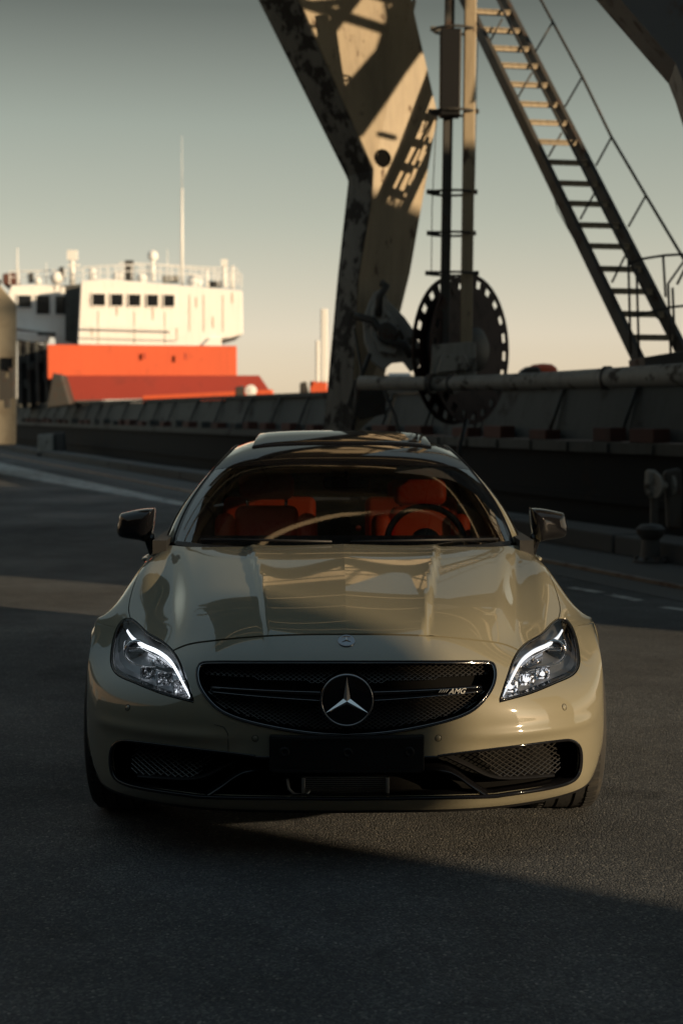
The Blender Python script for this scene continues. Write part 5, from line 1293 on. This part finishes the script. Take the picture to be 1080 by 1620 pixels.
# --- door mirrors
for sd in (1, -1):
    mr = bpy.data.objects.new('door_mirror', None); COL.objects.link(mr); mr.parent = car
    Ym = Yl(1.98); flat = [(842, 806), (846, 804), (866, 806), (893, 812), (900, 815), (903, 826), (906, 840), (902, 850), (890, 853), (868, 855), (856, 857), (849, 850), (844, 830)]
    sp2 = smooth_path(flat, 4, closed=True); C_ = np.array(sp2).mean(0)
    def mp3d(x, y, dy):
        p = at(x, y, Ym); return Vector((CXO+(p.x-CXO)*sd, p.y+dy, p.z))
    rings = []
    for sc_, dy in ((.30, -.052), (.62, -.046), (.82, -.034), (.94, -.014), (1.0, .02), (1.0, .07), (.96, .11), (.93, .115)):
        rings.append([mp3d(C_[0]+(x-C_[0])*sc_, C_[1]+(y-C_[1])*sc_, dy + .05*((C_[0]+(x-C_[0])*sc_)-C_[0])/30) for x, y in sp2])
    n = len(sp2); vs = [p for r_ in rings for p in r_]; fs = [(i*n+k_, i*n+(k_+1) % n, (i+1)*n+(k_+1) % n, (i+1)*n+k_) for i in range(len(rings)-1) for k_ in range(n)]
    fs += [tuple(range(n))[::-1], tuple((len(rings)-1)*n+k_ for k_ in range(n))]
    MB().add(vs, fs).build('mirror_housing', M['gloss_black'], mr, smooth=True)
    for y0, w_ in ((829, 3), (836, 3)):
        MB().tube([mp3d(x, y, d_) for x, y, d_ in ((872, y0+.5, -.036), (885, y0, -.016), (898, y0-.5, .03))], .0028, 6).build('indicator_strip', M['crystal'], mr, smooth=True)
    # stalk
    b = MB(); b.tube([mp3d(853, 846, .0), mp3d(850, 858, .01), mp3d(846, 869, .02), mp3d(838, 884, .0)], [.028, .024, .026, .032], 12); o = b.build('mirror_stalk', M['gloss_black'], mr, smooth=True)
    gl = [mp3d(C_[0]+(x-C_[0])*.88, C_[1]+(y-C_[1])*.88, .118+.05*((x-C_[0])*.88)/30) for x, y in sp2]
    MB().add(gl, [tuple(range(n))]).build('mirror_glass', M['chrome'], mr)
    # small triangle base by the pillar
# --- cabin
cabin = car
MB().box(cw((0, 2.9, .40)), (1.56, 2.9, .04)).build('carpet', M['void'], cabin)
b = MB(); vs = []
for x in np.linspace(-.74, .74, 15):
    a = abs(x); y0 = np.interp(a, [0, .25, .5, .74], [1.42, 1.43, 1.52, 1.70])
    vs += [cw((x, y0, .915)), cw((x, y0+.25, .945)), cw((x, 2.02, .935)), cw((x, 2.10, .88)), cw((x, 2.05, .5))]
b.add(vs, [(i*5+k_, (i+1)*5+k_, (i+1)*5+k_+1, i*5+k_+1) for i in range(14) for k_ in range(4)]); b.build('dashboard', M['black_leather'], cabin, ang=40)
for sd in (1, -1):
    MB().box(cw((.80*sd, 2.9, .70)), (.06, 2.7, .5)).build('door_card', M['black_leather'], cabin)
def soft(pts_box, name, mat, parent, bv=.03):
    b = MB().box(*pts_box) if len(pts_box) == 2 else MB().box(pts_box[0], pts_box[1], pts_box[2])
    o = b.build(name, mat, parent); m_ = o.modifiers.new('b', 'BEVEL'); m_.width = bv; m_.segments = 4
    for p in o.data.polygons: p.use_smooth = True
    return o
def seat(x, y, tilt=.28, hr_=True, nm='seat', zt=1.0, wdt=.50):
    st_ = bpy.data.objects.new(nm, None); COL.objects.link(st_); st_.parent = cabin
    Rt = Matrix.Rotation(-tilt, 3, 'X')
    soft((cw((x, y-.28, .62)), (wdt, .5, .16)), 'cushion', M['red_leather'], st_, .05)
    soft((cw((x, y+.02, .80)), (wdt*.62, .12, zt-.52), Rt), 'backrest', M['red_leather'], st_, .04)
    for s_ in (-1, 1):
        soft((cw((x+s_*wdt*.40, y-.015, .78)), (wdt*.20, .17, zt-.56), Rt), 'side_bolster', M['red_leather'], st_, .045)
    top_ = cw((x, y+.09, zt))
    if hr_:
        for s_ in (-1, 1): MB().tube([top_+Vector((s_*.095, -.01, -.05)), top_+Vector((s_*.095, 0, .085))], .008, 8).build('headrest_post', M['chrome'], st_, smooth=True)
        soft((top_+Vector((0, .01, .115)), (.27, .10, .13), Rt), 'headrest', M['red_leather'], st_, .04)
    return st_
seat(-.37, 2.36, zt=1.03); seat(.40, 2.64, zt=.985)
# rear bench
rs_ = bpy.data.objects.new('rear_seat', None); COL.objects.link(rs_); rs_.parent = cabin
for x in (-.40, .40):
    soft((cw((x, 3.55, .82)), (.52, .16, .42), Matrix.Rotation(-.3, 3, 'X')), 'backrest', M['red_leather'], rs_, .04)
    soft((cw((x, 3.66, 1.06)), (.26, .10, .13)), 'headrest', M['red_leather'], rs_, .04)
# steering wheel
sw = bpy.data.objects.new('steering_wheel', None); COL.objects.link(sw); sw.parent = cabin
cx_ = cw((.40, 2.22, .885)); axs = Vector((0, -.9, .42)).normalized(); r1 = Vector((1, 0, 0)); r2 = axs.cross(r1)
MB().tube([cx_+(r1*math.cos(t)+r2*math.sin(t))*.185 for t in np.linspace(0, 2*math.pi, 41)[:-1]], .016, 8, closed=True).build('wheel_rim', M['black_leather'], sw, smooth=True)
for t in (0, math.pi, -math.pi/2): MB().beam(cx_, cx_+(r1*math.cos(t)+r2*math.sin(t))*.18, .035, .02).build('spoke', M['black_leather'], sw)
MB().lathe([(0, .03), (.06, .025), (.075, 0)], cx_, axs, 20).build('airbag_cover', M['black_leather'], sw, smooth=True)
# inside mirror, roof console
bevel(MB().box(cw((.02, 2.16, 1.175)), (.22, .03, .055)).build('inside_mirror', M['gloss_black'], cabin), .012, 3)
MB().tube([cw((.02, 2.15, 1.19)), cw((.02, 2.12, 1.24))], .01, 6).build('mirror_stem', M['satin_black'], cabin, smooth=True)
# headliner (under the roof)
vs = []; Aq = GH.ev(*[q.ravel() for q in np.meshgrid(np.linspace(0, 4.6, 12), np.linspace(2.05, 5.4, 14))]); fs = []
for sd in (1, -1):
    b0 = len(vs); vs += [cw((p[0]*sd, p[1], p[2]-.03)) for p in Aq]
    fs += [(b0+j*12+i, b0+j*12+i+1, b0+(j+1)*12+i+1, b0+(j+1)*12+i) for j in range(13) for i in range(11)]
mk('headliner', vs, fs, M['void'], cabin)
car.rotation_euler = (0, 0, .0066)
# red belt buckle light and small interior spots
MB().lathe([(0, -.004), (.012, -.003), (.014, .01)], cw((.075, 2.05, .965)), (0, 1, 0), 14).build('dash_button', M['red_leather'], cabin, smooth=True)
